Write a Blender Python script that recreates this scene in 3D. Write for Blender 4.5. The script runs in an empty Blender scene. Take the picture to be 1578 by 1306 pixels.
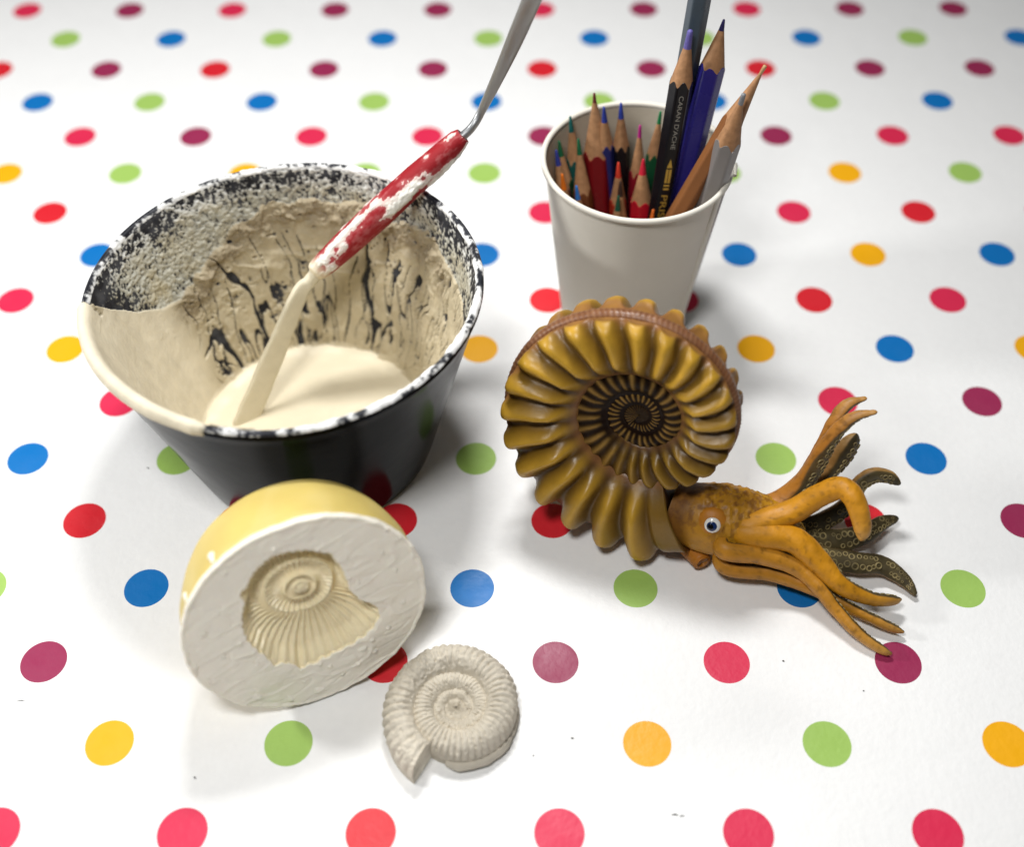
import bpy, math
import numpy as np
from mathutils import Matrix, Vector

# ------------------------------------------------------------------ camera
MM = 0.001
CAM = np.array([-14.1144, -139.2823, 394.3099])          # millimetres above the table
F_PX, PITCH, ROLL, YAW, PPX, PPY = 1762.0, 0.886794, -0.0070227, -0.008808, 789.0, 653.0
_fw = np.array([math.sin(YAW)*math.cos(PITCH), math.cos(YAW)*math.cos(PITCH), -math.sin(PITCH)])
_r = np.array([math.cos(YAW), -math.sin(YAW), 0.0]); _u = np.cross(_r, _fw)
_rt = _r*math.cos(ROLL)+_u*math.sin(ROLL); _up = -_r*math.sin(ROLL)+_u*math.cos(ROLL)

scene = bpy.context.scene
COL = scene.collection
cam_data = bpy.data.cameras.new('camera'); cam = bpy.data.objects.new('camera', cam_data); COL.objects.link(cam)
cam_data.sensor_width = 36.0; cam_data.lens = 36.0*F_PX/1578.0
cam_data.clip_start = 0.01; cam_data.clip_end = 50
cam.matrix_world = Matrix(((_rt[0], _up[0], -_fw[0], CAM[0]*MM), (_rt[1], _up[1], -_fw[1], CAM[1]*MM),
                           (_rt[2], _up[2], -_fw[2], CAM[2]*MM), (0, 0, 0, 1)))
cam_data.dof.use_dof = True; cam_data.dof.focus_distance = 0.445; cam_data.dof.aperture_fstop = 4.2
scene.camera = cam

# ------------------------------------------------------------------ room light
world = bpy.data.worlds.new('World'); scene.world = world; world.use_nodes = True
world.node_tree.nodes['Background'].inputs[0].default_value = (0.93, 0.97, 1.0, 1)
world.node_tree.nodes['Background'].inputs[1].default_value = 0.06

def ceiling_lamp(name, loc, target, size, power, color=(1.0, 0.995, 0.985)):
    d = bpy.data.lights.new(name, 'AREA'); d.shape = 'RECTANGLE'; d.size, d.size_y = size
    d.energy = power; d.color = color
    o = bpy.data.objects.new(name, d); COL.objects.link(o); o.location = loc
    o.rotation_euler = (Vector(target)-Vector(loc)).to_track_quat('-Z', 'Y').to_euler()
    return o
ceiling_lamp('ceiling_lamp', (-0.05, 0.35, 0.56), (-0.03, 0.12, 0), (0.12, 0.06), 2.65)
ceiling_lamp('ceiling_lamp', (-0.72, 0.20, 0.40), (0, 0.15, 0), (0.10, 0.07), 3.3)
ceiling_lamp('ceiling_lamp', (-0.12, -0.07, 0.60), (-0.06, 0.06, 0), (0.12, 0.09), 2.15)

scene.view_settings.view_transform = 'Standard'; scene.view_settings.look = 'None'
scene.view_settings.exposure = -0.06; scene.view_settings.gamma = 1.0; scene.view_settings.use_curve_mapping = False

# ------------------------------------------------------------------ helpers
rng = np.random.default_rng(7)

def lin(r, g, b):
    def f(c):
        c /= 255.0
        return c/12.92 if c <= 0.04045 else ((c+0.055)/1.055)**2.4
    return np.array([f(r), f(g), f(b)])

def ray(px, py):
    return _fw+_rt*(px-PPX)/F_PX-_up*(py-PPY)/F_PX

def at(px, py, z=0.0):
    """point of the place at height z (mm) that a measured photo position refers to"""
    d = ray(px, py); return CAM+d*(z-CAM[2])/d[2]

def unit(v):
    v = np.asarray(v, float); return v/np.linalg.norm(v)

def _hash(ix, iy, iz, seed):
    h = (ix*374761393+iy*668265263+iz*2147483647+seed*1274126177) & 0xFFFFFFFF
    h = ((h ^ (h >> 13))*1274126177) & 0xFFFFFFFF
    h = ((h ^ (h >> 16))*2246822519) & 0xFFFFFFFF
    return ((h ^ (h >> 15)) & 0xFFFFFF)/float(0xFFFFFF)

def vnoise(p, scale=1.0, seed=0):
    """smooth value noise in [-1,1]; p is (...,3) in mm, scale the cell size in mm"""
    q = np.asarray(p, float)/scale; i = np.floor(q).astype(np.int64); f = q-i; f = f*f*f*(f*(f*6-15)+10)
    out = 0
    for dx in (0, 1):
        wx = f[..., 0] if dx else 1-f[..., 0]
        for dy in (0, 1):
            wy = f[..., 1] if dy else 1-f[..., 1]
            for dz in (0, 1):
                wz = f[..., 2] if dz else 1-f[..., 2]
                out = out+wx*wy*wz*_hash(i[..., 0]+dx, i[..., 1]+dy, i[..., 2]+dz, seed)
    return out*2-1

def fbm(p, scale, octv=4, seed=0, gain=0.5):
    a, s, o = 1.0, 0.0, 0
    p = np.asarray(p, float)
    for k in range(octv):
        o = o+a*vnoise(p+17.3*k, scale/2**k, seed+k); s += a; a *= gain
    return o/s

def sstep(a, b, x):
    t = np.clip((x-a)/(b-a), 0, 1); return t*t*(3-2*t)

def root(name, loc, label, cat, group=None):
    o = bpy.data.objects.new(name, None); COL.objects.link(o); o.empty_display_size = 0.01
    o.location = Vector(loc)*MM; tag(o, label, cat, group)
    return o

def tag(o, label, cat, group=None):
    o['label'] = label; o['category'] = cat
    if group: o['group'] = group
    return o

def world_loc(o):
    v = Vector((0, 0, 0))
    while o: v = v+o.location; o = o.parent
    return np.array(v)/MM

def mesh_obj(name, V, Fc, mat, parent=None, col=None, smooth=True, origin=None, cornercol=None):
    """one mesh object; V in world millimetres"""
    V = np.asarray(V, float).reshape(-1, 3)
    base = world_loc(parent) if parent else np.zeros(3)
    org = np.asarray(origin, float) if origin is not None else base
    me = bpy.data.meshes.new(name)
    me.from_pydata(((V-org)*MM).tolist(), [], Fc if isinstance(Fc, list) else Fc.tolist())
    me.polygons.foreach_set('use_smooth', np.full(len(me.polygons), bool(smooth)))
    if col is not None:
        c = np.ones((len(V), 4), np.float32); c[:, :np.shape(col)[1]] = col
        a = me.color_attributes.new('Col', 'FLOAT_COLOR', 'POINT'); a.data.foreach_set('color', c.ravel())
    me.materials.append(mat); me.update()
    o = bpy.data.objects.new(name, me); COL.objects.link(o)
    o.location = Vector((org-base)*MM)
    if parent: o.parent = parent
    return o

def grid_faces(nu, nv, closed_v=False, closed_u=False, flip=False):
    iu = np.arange(nu if closed_u else nu-1); iv = np.arange(nv if closed_v else nv-1)
    a, b = np.meshgrid(iu, iv, indexing='ij'); a2 = (a+1) % nu; b2 = (b+1) % nv
    q = np.stack([a*nv+b, a*nv+b2, a2*nv+b2, a2*nv+b], -1).reshape(-1, 4)
    return q[:, ::-1] if flip else q

def spline(P, n):
    """Catmull-Rom through P (k,d), n samples"""
    P = np.asarray(P, float); k = len(P)
    Q = np.vstack([2*P[0]-P[1], P, 2*P[-1]-P[-2]])
    t = np.linspace(0, k-1-1e-9, n); i = t.astype(int); f = (t-i)[:, None]
    p0, p1, p2, p3 = Q[i], Q[i+1], Q[i+2], Q[i+3]
    return 0.5*((2*p1)+(-p0+p2)*f+(2*p0-5*p1+4*p2-p3)*f**2+(-p0+3*p1-3*p2+p3)*f**3)

def material(name, color=None, attr=False, rough=0.5, spec=0.5, bumps=(), var=0.0, var_scale=60, coat=0.0, metal=0.0,
             rough_var=0.0, rough_scale=80, sss=0.0, gloss=False):
    m = bpy.data.materials.new(name); m.use_nodes = True; nt = m.node_tree; b = nt.nodes['Principled BSDF']
    N = lambda t: nt.nodes.new(t); L = nt.links.new
    tc = N('ShaderNodeTexCoord')
    if attr:
        a = N('ShaderNodeAttribute'); a.attribute_name = 'Col'; src = a.outputs['Color']
    else:
        c = N('ShaderNodeRGB'); c.outputs[0].default_value = (*color, 1); src = c.outputs[0]
    if var:
        nz = N('ShaderNodeTexNoise'); nz.inputs['Scale'].default_value = var_scale; nz.inputs['Detail'].default_value = 6
        L(tc.outputs['Object'], nz.inputs['Vector'])
        mr = N('ShaderNodeMapRange'); mr.inputs[1].default_value = 0.25; mr.inputs[2].default_value = 0.75
        mr.inputs[3].default_value = 1-var; mr.inputs[4].default_value = 1+var
        L(nz.outputs['Fac'], mr.inputs[0])
        mx = N('ShaderNodeVectorMath'); mx.operation = 'SCALE'
        L(src, mx.inputs[0]); L(mr.outputs[0], mx.inputs['Scale']); src = mx.outputs[0]
    L(src, b.inputs['Base Color'])
    b.inputs['Roughness'].default_value = rough; b.inputs['Specular IOR Level'].default_value = spec
    b.inputs['Metallic'].default_value = metal; b.inputs['Coat Weight'].default_value = coat; b.inputs['Coat Roughness'].default_value = 0.2
    if sss:
        b.inputs['Subsurface Weight'].default_value = sss; b.inputs['Subsurface Scale'].default_value = 0.004
        b.inputs['Subsurface Radius'].default_value = (1.0, 0.7, 0.4)
    if rough_var:
        nz = N('ShaderNodeTexNoise'); nz.inputs['Scale'].default_value = rough_scale; nz.inputs['Detail'].default_value = 5
        L(tc.outputs['Object'], nz.inputs['Vector'])
        mr = N('ShaderNodeMapRange'); mr.inputs[1].default_value = 0.3; mr.inputs[2].default_value = 0.7
        mr.inputs[3].default_value = max(0.02, rough-rough_var); mr.inputs[4].default_value = rough+rough_var
        L(nz.outputs['Fac'], mr.inputs[0]); L(mr.outputs[0], b.inputs['Roughness'])
    if attr and gloss:
        mg = N('ShaderNodeMath'); mg.operation = 'MULTIPLY'; mg.inputs[1].default_value = spec
        L(a.outputs['Alpha'], mg.inputs[0]); L(mg.outputs[0], b.inputs['Specular IOR Level'])
    prev = None
    for (sc, dist, strength) in bumps:
        nz = N('ShaderNodeTexNoise'); nz.inputs['Scale'].default_value = sc; nz.inputs['Detail'].default_value = 4
        L(tc.outputs['Object'], nz.inputs['Vector'])
        bp = N('ShaderNodeBump'); bp.inputs['Distance'].default_value = dist; bp.inputs['Strength'].default_value = strength
        L(nz.outputs['Fac'], bp.inputs['Height'])
        if prev: L(prev.outputs[0], bp.inputs['Normal'])
        prev = bp
    if prev: L(prev.outputs[0], b.inputs['Normal'])
    return m

# ------------------------------------------------------------------ tablecloth: white vinyl with printed dots
DOT = {'R': lin(214, 34, 46), 'C': lin(218, 42, 80), 'M': lin(152, 42, 82), 'B': lin(4, 112, 186), 'G': lin(160, 196, 98), 'Y': lin(244, 176, 14)}
ROWS = {0: {-3: 'C', -2: 'C', -1: 'R', 0: 'C', 1: 'C', 2: 'C'}, 1: {-2.5: 'Y', -1.5: 'G', -.5: 'Y', .5: 'Y', 1.5: 'G', 2.5: 'Y'},
        2: {-3: 'M', -2: 'C', -1: 'R', 0: 'M', 1: 'C', 2: 'M', 3: 'C'}, 3: {-3.5: 'G', -2.5: 'B', -1.5: 'G', -.5: 'B', .5: 'G', 1.5: 'B', 2.5: 'G'},
        4: {-3: 'R', -2: 'C', -1: 'R', 0: 'R', 1: 'M', 2: 'R', 3: 'M'}, 5: {-3.5: 'B', -2.5: 'G', -1.5: 'B', -.5: 'G', .5: 'B', 1.5: 'G', 2.5: 'B'},
        6: {-3: 'C', -2: 'R', -1: 'M', 0: 'C', 1: 'M', 2: 'C', 3: 'M'}, 7: {-3.5: 'Y', -2.5: 'B', -1.5: 'Y', -.5: 'Y', .5: 'B', 1.5: 'Y', 2.5: 'B', 3.5: 'Y'},
        8: {-4: 'C', -3: 'R', 0: 'R', 1: 'C', 2: 'R', 3: 'C'}, 9: {-3.5: 'B', -.5: 'B', .5: 'Y', 1.5: 'B', 2.5: 'Y', 3.5: 'B'},
        10: {-4: 'R', -3: 'C', 0: 'C', 1: 'R', 2: 'C', 3: 'R'}, 11: {-4.5: 'Y', -3.5: 'G', -2.5: 'Y', -1.5: 'G', -.5: 'G', .5: 'Y', 1.5: 'G', 2.5: 'Y', 3.5: 'G'},
        12: {-4: 'C', -3: 'M', -2: 'C', -1: 'C', 0: 'M', 1: 'C', 2: 'M', 3: 'C', 4: 'C'}, 13: {-4.5: 'B', -3.5: 'G', -2.5: 'B', -1.5: 'G', -.5: 'B', .5: 'G', 1.5: 'B', 2.5: 'G', 3.5: 'B'},
        14: {-5: 'R', -4: 'M', -3: 'R', -2: 'M', -1: 'M', 0: 'R', 1: 'M', 2: 'R', 3: 'M', 4: 'M'}, 15: {-4.5: 'G', -3.5: 'B', -2.5: 'G', -1.5: 'B', -.5: 'G', .5: 'B', 1.5: 'G', 2.5: 'B', 3.5: 'G', 4.5: 'B'},
        16: {-5: 'C', -4: 'M', -3: 'C', -2: 'M', -1: 'M', 0: 'C', 1: 'M', 2: 'C', 3: 'M', 4: 'M'}}

def build_tablecloth():
    S, H, R, n = 65.0, 32.5, 8.75, 48
    V, Fc, C = [], [], []
    white = lin(243, 243, 242)
    ang = np.arange(n)*2*math.pi/n
    sq = np.stack([np.cos(ang)/np.maximum(np.abs(np.cos(ang))/(S/2), np.abs(np.sin(ang))/(H/2)),
                   np.sin(ang)/np.maximum(np.abs(np.cos(ang))/(S/2), np.abs(np.sin(ang))/(H/2))], -1)
    # corners of the cell must be hit exactly
    for cx, cy in ((1, 1), (-1, 1), (-1, -1), (1, -1)):
        i = np.argmin(np.hypot(sq[:, 0]-cx*S/2, sq[:, 1]-cy*H/2)); sq[i] = (cx*S/2, cy*H/2)
    circ = R*np.stack([np.cos(ang), np.sin(ang)], -1)
    for j in range(-6, 34):
        off = 0.5 if j % 2 else 0.0
        for k in range(-12, 12):
            kk = k+off; cx, cy = kk*S, j*H
            if j in ROWS and kk in ROWS[j]: c = ROWS[j][kk]
            elif j % 2 == 0: c = 'CMRM'[(k*3+j) % 4]
            else: c = ('GB', 'YG', 'BY')[(j//2) % 3][k % 2]
            b = len(V)
            V += [(cx+x, cy+y, 0) for x, y in circ]; V += [(cx+x, cy+y, 0) for x, y in sq]
            Fc.append(list(range(b, b+n))); C.append(DOT[c])
            for i in range(n):
                i2 = (i+1) % n; Fc.append([b+i, b+n+i, b+n+i2, b+i2]); C.append(white)
    m = material('printed_vinyl', attr=True, rough=0.46, spec=0.45, bumps=((420, 0.0006, 0.25), (60, 0.002, 0.12), (9, 0.01, 0.10)), var=0.015, var_scale=260, rough_var=0.08)
    o = mesh_obj('tablecloth', V, Fc, m, smooth=False)
    me = o.data; a = me.color_attributes.new('Col', 'FLOAT_COLOR', 'CORNER')
    cnt = np.array([len(f) for f in Fc]); cc = np.ones((cnt.sum(), 4), np.float32); cc[:, :3] = np.repeat(np.array(C), cnt, 0)
    a.data.foreach_set('color', cc.ravel())
    o['kind'] = 'structure'; o['label'] = 'white vinyl tablecloth printed with coloured dots'
build_tablecloth()

# ------------------------------------------------------------------ rubber mixing bowl
BX, BY = -103.1, 175.6
RIM_TX, RIM_TY = 0.011, -0.026                         # the rim is not quite level
rubber = material('black_rubber', lin(8, 9, 12), rough=0.17, spec=0.03, bumps=((60, 0.0010, 0.10), (700, 0.0002, 0.10)), rough_var=0.07, rough_scale=45, var=0.25, var_scale=50)
plaster_wet = material('plaster', attr=True, rough=0.62, spec=0.35, bumps=((900, 0.0003, 0.35), (240, 0.0006, 0.25)), var=0.05, var_scale=220)

def ramp(x, xs, ys): return np.interp(x, xs, ys)

def bowl_shape(P, z):
    """gentle warp of the soft rubber rim"""
    t = np.clip(z/90.0, 0, 1.2)
    dx, dy = P[..., 0]-BX, P[..., 1]-BY
    P = P.copy(); P[..., 2] = P[..., 2]+t*(RIM_TX*dx+RIM_TY*dy)
    ph = np.arctan2(dy, dx)
    k = 1-0.022*t*np.exp(-((np.mod(ph+math.radians(124)+math.pi, 2*math.pi)-math.pi)/0.42)**2)
    P[..., 0] = BX+dx*k; P[..., 1] = BY+dy*k
    return P

def build_bowl():
    rt = root('mixing_bowl', (BX, BY, 0), 'black rubber mixing bowl crusted with dried plaster', 'bowl')
    n = 160; ph = np.arange(n)*2*math.pi/n
    prof = [(0, 0.3), (46, 0.3), (50, 0.8), (51.6, 2.6), (53.2, 8), (60.2, 34), (67.2, 60), (73.6, 83), (75.2, 88), (75.9, 89.6), (75.9, 91), (75.2, 92.2),
            (74.2, 92.6), (73.2, 92), (72.6, 90.5), (71.6, 86), (64.5, 58), (56.5, 30), (50, 8), (47.5, 4.6), (44, 3.5), (0, 3.5)]
    pr = np.array(prof)
    P = np.zeros((len(pr), n, 3)); P[..., 0] = BX+pr[:, 0, None]*np.cos(ph); P[..., 1] = BY+pr[:, 0, None]*np.sin(ph); P[..., 2] = pr[:, 1, None]
    P = bowl_shape(P, P[..., 2])
    mesh_obj('bowl_wall', P, grid_faces(len(pr), n, closed_v=True, flip=True), rubber, rt)

    # dried plaster: a skin that stands proud of the rubber where there is plaster and sinks into it where there is none
    nphi, ns = 1100, 290
    inner = [(47.8, 5.0), (50, 8), (56.5, 30), (64.5, 58), (71.6, 86), (72.6, 90.5), (73.2, 92), (74.2, 92.6), (75.2, 92.2), (75.9, 91), (75.9, 89.6), (75.2, 88), (73.6, 82), (70.5, 72)]
    ip = np.array(inner); seg = np.r_[0, np.cumsum(np.hypot(*np.diff(ip, axis=0).T))]
    s = np.linspace(0, seg[-1], ns); rr = np.interp(s, seg, ip[:, 0]); zz = np.interp(s, seg, ip[:, 1])
    dr, dz = np.gradient(rr, s), np.gradient(zz, s); ln = np.hypot(dr, dz); nr, nz = -dz/ln, dr/ln      # points to the inside / up
    ph = -math.pi+np.arange(nphi)*2*math.pi/nphi
    PH, SS = np.meshgrid(ph, s); RR = rr[:, None]+0*PH; ZZ = zz[:, None]+0*PH
    P = np.stack([RR*np.cos(PH), RR*np.sin(PH), ZZ], -1)
    deg = np.degrees(PH); degp = np.where(deg < -90, deg+360, deg)        # -90..270
    s_in = seg[4]; s_rim0, s_rim1 = seg[5], seg[9]
    # upper limit of the thick coat
    tb = ramp(degp, [-90, -60, -25, 0, 17, 30, 38, 55, 71, 85, 104, 116, 128, 141, 150, 160, 170, 180, 187, 190, 270],
                    [70, 66, 64, 70, 73, 72, 75, 76, 76, 78, 77, 74, 66, 56, 53.5, 57, 66, 79, 90, 300, 300])
    pour = (degp > 187)*(degp < 257)
    nb = fbm(P, 9, 4, 3); nf = fbm(P, 2.6, 3, 11); nl = fbm(P, 30, 3, 21)
    tbn = tb+nb*5.5*np.where((degp > 150) & (degp < 190), 0.12, 1.0)
    thick = sstep(-0.5, 1.2, tbn-ZZ)
    h = np.where(ZZ < tbn, 0.35+0.8*thick+0.35*nl, -0.5)
    # lumps along the upper edge of the coat
    edge = np.exp(-((tbn-ZZ-6)/8.0)**2)*sstep(15, 30, degp)*(1-sstep(146, 160, degp))
    lump = fbm(P, 5.0, 5, 31, 0.6)
    h += edge*np.where(ZZ < tbn, 1.0, 0)*(0.2+3.0*np.clip(lump+0.08, -0.3, 1))
    # ridges like smeared batter
    h += np.where(ZZ < tbn, 1, 0)*0.9*np.clip(1-np.abs(fbm(P*np.array([1, 1, 1.3]), 16, 2, 41))*7, 0, 1)*sstep(38, 50, ZZ)*((degp > 30) & (degp < 150))
    h += 1.0*fbm(np.stack([PH*62+5*nb, ZZ/5.0, 0*ZZ], -1), 4.5, 3, 45)*(ZZ < tbn)*sstep(15, 30, degp)*(1-sstep(140, 158, degp))
    # drips torn open in long streaks
    arc = PH*62
    wob = fbm(np.stack([arc, ZZ, 0*ZZ], -1), 22, 3, 51)*6
    Q = np.stack([(arc+wob+0.10*ZZ)/1.0, ZZ/6.5, 0*ZZ], -1)
    st = fbm(Q, 7.5, 2, 61)
    wid = 0.10*(0.30+1.0*sstep(-0.35, 0.5, fbm(P, 10, 3, 71)))
    zone = sstep(6, 12, ZZ)*(1-sstep(47, 60, ZZ+6*nb))*sstep(22, 36, degp)*(1-sstep(142, 156, degp))
    zone *= sstep(-0.55, -0.15, fbm(P, 20, 2, 81)+0.10)
    streak = np.clip(1-np.abs(st)/np.maximum(wid, 1e-3), 0, 1)*zone
    st3 = fbm(np.stack([(arc+0.8*wob-0.06*ZZ), ZZ/7.0, 0*ZZ+31], -1), 9.5, 2, 65)
    lines = np.clip(1-np.abs(st3)/(0.075*(0.5+0.8*sstep(-0.3, 0.4, fbm(P, 6, 3, 66)))), 0, 1)*sstep(5, 10, ZZ)*(1-sstep(52, 70, ZZ+10*nb))*sstep(12, 26, degp)*(1-sstep(146, 158, degp))
    st4 = fbm(np.stack([(arc+1.1*wob+0.05*ZZ), ZZ/6.0, 0*ZZ+77], -1), 6.5, 3, 68)
    lines = np.maximum(lines, np.clip(1-np.abs(st4)/(0.05*(0.4+0.9*sstep(-0.3, 0.4, fbm(P, 7, 3, 69)))), 0, 1)*sstep(5, 10, ZZ)*(1-sstep(40, 58, ZZ+8*nb))*sstep(8, 20, degp)*(1-sstep(146, 158, degp)))
    h -= 2.4*sstep(0.1, 0.6, lines)
    h -= 2.9*sstep(0.12, 0.65, streak+0.55*(fbm(P, 1.4, 3, 67))*(streak > 0.02))
    # second family: finer, on the right-hand wall
    st2 = fbm(np.stack([(arc+wob*0.5)/1.0, ZZ/8, 0*ZZ+9], -1), 3.4, 2, 91)
    zone2 = sstep(10, 25, ZZ)*(1-sstep(66, 76, ZZ))*sstep(-40, -20, degp)*(1-sstep(30, 52, degp))
    h -= 1.9*sstep(0.3, 0.8, np.clip(1-np.abs(st2)/0.10, 0, 1))*zone2
    # bare worn patches low in the coat
    h -= 1.7*sstep(0.24, 0.5, fbm(P, 9, 4, 101)+0.25*fbm(P, 1.6, 2, 102))*sstep(12, 24, ZZ)*(1-sstep(44, 54, ZZ))*((degp > 90) & (degp < 146))
    # air bubbles
    h -= 1.6*sstep(0.60, 0.74, vnoise(P, 1.7, 111)+0.30*fbm(P, 13, 2, 112)-0.10)*(ZZ < tbn)*sstep(34, 52, ZZ)*(degp > 40)*(degp < 150)
    h += 0.8*fbm(P, 6.5, 5, 113, 0.6)*(ZZ < tbn)*sstep(160, 146, degp)*(degp > -30)
    # speckled crust above the coat
    dens = 0.02+0.30*fbm(P, 14, 2, 121)+np.where(degp > 118, 0.10, 0.0)-0.3*np.exp(-((ZZ-88)/3.0)**2)+0.15*sstep(70, 40, ZZ-0*ZZ)
    dens -= np.where(degp < 40, 0.08, 0)-0.16*np.exp(-((tbn-ZZ+7)/8.0)**2)
    dens -= 0.5*sstep(158, 170, degp)*(1-sstep(tb+6, tb+18, ZZ))*(degp < 195)
    spk = (0.55*fbm(P*np.array([1.25, 1.25, 0.8]), 2.4, 3, 131)+0.6*fbm(P, 1.1, 2, 141))+dens
    hs = np.where(spk > 0, 0.06+1.0*np.clip(spk, 0, 0.9), spk*1.3)
    above = (ZZ >= tbn) & (SS <= s_rim0+0.5)
    h = np.where(above, hs, h)
    # crust left on the rim
    on_rim = (SS > s_rim0+0.5) & (SS <= s_rim1)
    rimn = fbm(P*np.array([1, 1, 1.0]), 5, 4, 151)+0.40*fbm(P, 32, 2, 161)-0.20+0.34*np.exp(-((SS-s_rim0-1.0)/1.1)**2)+np.where((degp > -80) & (degp < 60), 0.16, 0.0)
    rimn = rimn+0.30*fbm(P, 1.3, 3, 155)
    h = np.where(on_rim, np.where(rimn > 0, 0.05+0.8*np.clip(rimn, 0, 0.8), rimn*1.5), h)
    outside = SS > s_rim1
    h = np.where(outside, -0.6, h)
    # fresh pour that runs over the rim
    pe = 2.2*nb
    pourm = sstep(187, 189, degp+pe)*(1-sstep(252, 257, degp+2.5*nb))
    drip = s_rim1+3.6+2.2*vnoise(np.stack([arc, 0*arc, 0*arc], -1), 17, 171)+0.7*vnoise(np.stack([arc, 0*arc, 0*arc], -1), 5, 173)
    pm = pourm*(1-sstep(drip-1.0, drip+1.0, SS))
    hp = 1.05+0.35*nl+0.15*nb
    top = (SS > s_in-2)
    h = np.where(top & (pm > 0.02), -0.4+(hp+0.4)*np.sqrt(np.clip(pm, 0, 1)), h)
    smooth_h = 0.9+0.25*nl+0.05*nf+0.55*np.clip(fbm(np.stack([arc, ZZ/5, 0*arc], -1), 7, 3, 181), -1, 1)
    wsm = sstep(150, 166, degp+6*nl)*(~top)*(ZZ < tbn)
    h = h*(1-wsm)+smooth_h*wsm
    # inside of the near wall stays coated
    h = np.where(h > 0, h+0.07*nf+0.03*fbm(P, 0.9, 2, 191), h)
    raw = h.copy(); h = np.where((SS < s_rim1-0.3) & (h < 0.05), 0.05, h)        # thin chalky film over the rubber where the plaster has gone
    W = np.stack([BX+(RR+nr[:, None]*h)*np.cos(PH), BY+(RR+nr[:, None]*h)*np.sin(PH), ZZ+nz[:, None]*h], -1)
    W = bowl_shape(W, ZZ)
    cream, tan, grey, white, fresh = lin(190, 178, 150), lin(148, 134, 108), lin(186, 184, 170), lin(244, 244, 242), lin(220, 210, 186)
    w_tan = np.clip(edge*0.9+0.35*sstep(-0.1, 0.5, fbm(P, 10, 3, 205))*sstep(20, 50, ZZ), 0, 1)[..., None]; C = cream*(1-w_tan)+tan*w_tan
    ab = above[..., None]*1.0; wmix = np.clip(0.35+0.9*fbm(P, 7, 2, 201), 0, 1)[..., None]
    C = C*(1-ab)+ab*(grey*(1-wmix)+lin(176, 166, 138)*wmix)
    orm = (on_rim | outside)[..., None]*1.0; C = C*(1-orm)+white*orm
    hi = (sstep(80, 88, ZZ)*above)[..., None]; C = C*(1-hi)+lin(222, 222, 216)*hi
    fr = np.maximum(((degp > 184) & (degp < 258) & (pm > 0.02))*1.0, wsm)[..., None]; C = C*(1-fr)+fresh*fr
    film = sstep(-0.2, 0.6, fbm(P, 5, 4, 211))[..., None]
    dark = lin(22, 24, 33)*(1-film)+lin(66, 68, 74)*film
    bare = (1-sstep(-0.32, 0.14, raw))[..., None]
    soft = (1-sstep(0.02, 0.55, raw))[..., None]*0.30*np.maximum(ab, orm)
    C = C*(1-soft)+lin(104, 105, 104)*soft
    C = C*(1-bare)+dark*bare
    C = C*(1+0.10*fbm(P, 8, 4, 221)+0.06*fbm(np.stack([arc, ZZ/6, 0*arc], -1), 4, 3, 222))[..., None]
    o = mesh_obj('plaster_residue', W, grid_faces(ns, nphi, closed_v=True), plaster_wet, rt, col=C.reshape(-1, 3))
    o['label'] = 'flaking cream plaster crust on the bowl wall and rim'
    return rt
build_bowl()

def build_plaster_pool():
    n, nr = 160, 60
    ph = np.arange(n)*2*math.pi/n; r = np.linspace(0, 1, nr)**0.8*50.0
    RR, PH = np.meshgrid(r, ph, indexing='ij')
    X, Y = BX+RR*np.cos(PH), BY+RR*np.sin(PH); P0 = np.stack([X, Y, 0*X], -1)
    Z = 6.2+0.45*fbm(P0, 14, 4, 5)+0.9*sstep(40, 48, RR)**2+0.5*fbm(P0, 6, 2, 6)*sstep(34, 46, RR)
    top = np.stack([X, Y, Z], -1)
    bot = np.stack([X[::-1]*0+BX+np.minimum(RR[::-1], 46.5)*np.cos(PH[::-1]), BY+np.minimum(RR[::-1], 46.5)*np.sin(PH[::-1]), 0*X+3.7], -1)
    P = np.concatenate([top, bot[[0, -1]]], 0)
    c = np.tile(lin(224, 214, 188), (P.shape[0]*n, 1))
    m = material('wet_plaster', attr=True, rough=0.42, spec=0.45, bumps=((160, 0.0006, 0.25),), var=0.03, var_scale=120)
    o = mesh_obj('wet_plaster', P, grid_faces(nr+2, n, closed_v=True), m, col=c, origin=(BX, BY, 3.7))
    tag(o, 'pool of creamy wet plaster in the bottom of the black bowl', 'plaster')
build_plaster_pool()

# ------------------------------------------------------------------ spatula
def tube(path, rad, up, n=24, squash=1.0, cap=True):
    """loft of ellipses; rad (k,) or (k,2) half-axes along (side, up)"""
    path = np.asarray(path, float); k = len(path); rad = np.asarray(rad, float)
    if rad.ndim == 1: rad = np.stack([rad, rad*squash], -1)
    t = np.gradient(path, axis=0); t /= np.linalg.norm(t, axis=1)[:, None]
    up = np.broadcast_to(np.asarray(up, float), (k, 3)); sd = np.cross(t, up); sd /= np.linalg.norm(sd, axis=1)[:, None]; u2 = np.cross(sd, t)
    a = np.arange(n)*2*math.pi/n
    P = path[:, None]+rad[:, 0, None, None]*np.cos(a)[None, :, None]*sd[:, None]+rad[:, 1, None, None]*np.sin(a)[None, :, None]*u2[:, None]
    Fc = grid_faces(k, n, closed_v=True).tolist(); V = P.reshape(-1, 3)
    if cap: Fc.append(list(range(n))); Fc.append(list(range((k-1)*n, k*n))[::-1])
    return V, Fc, P, sd, u2, t

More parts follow.
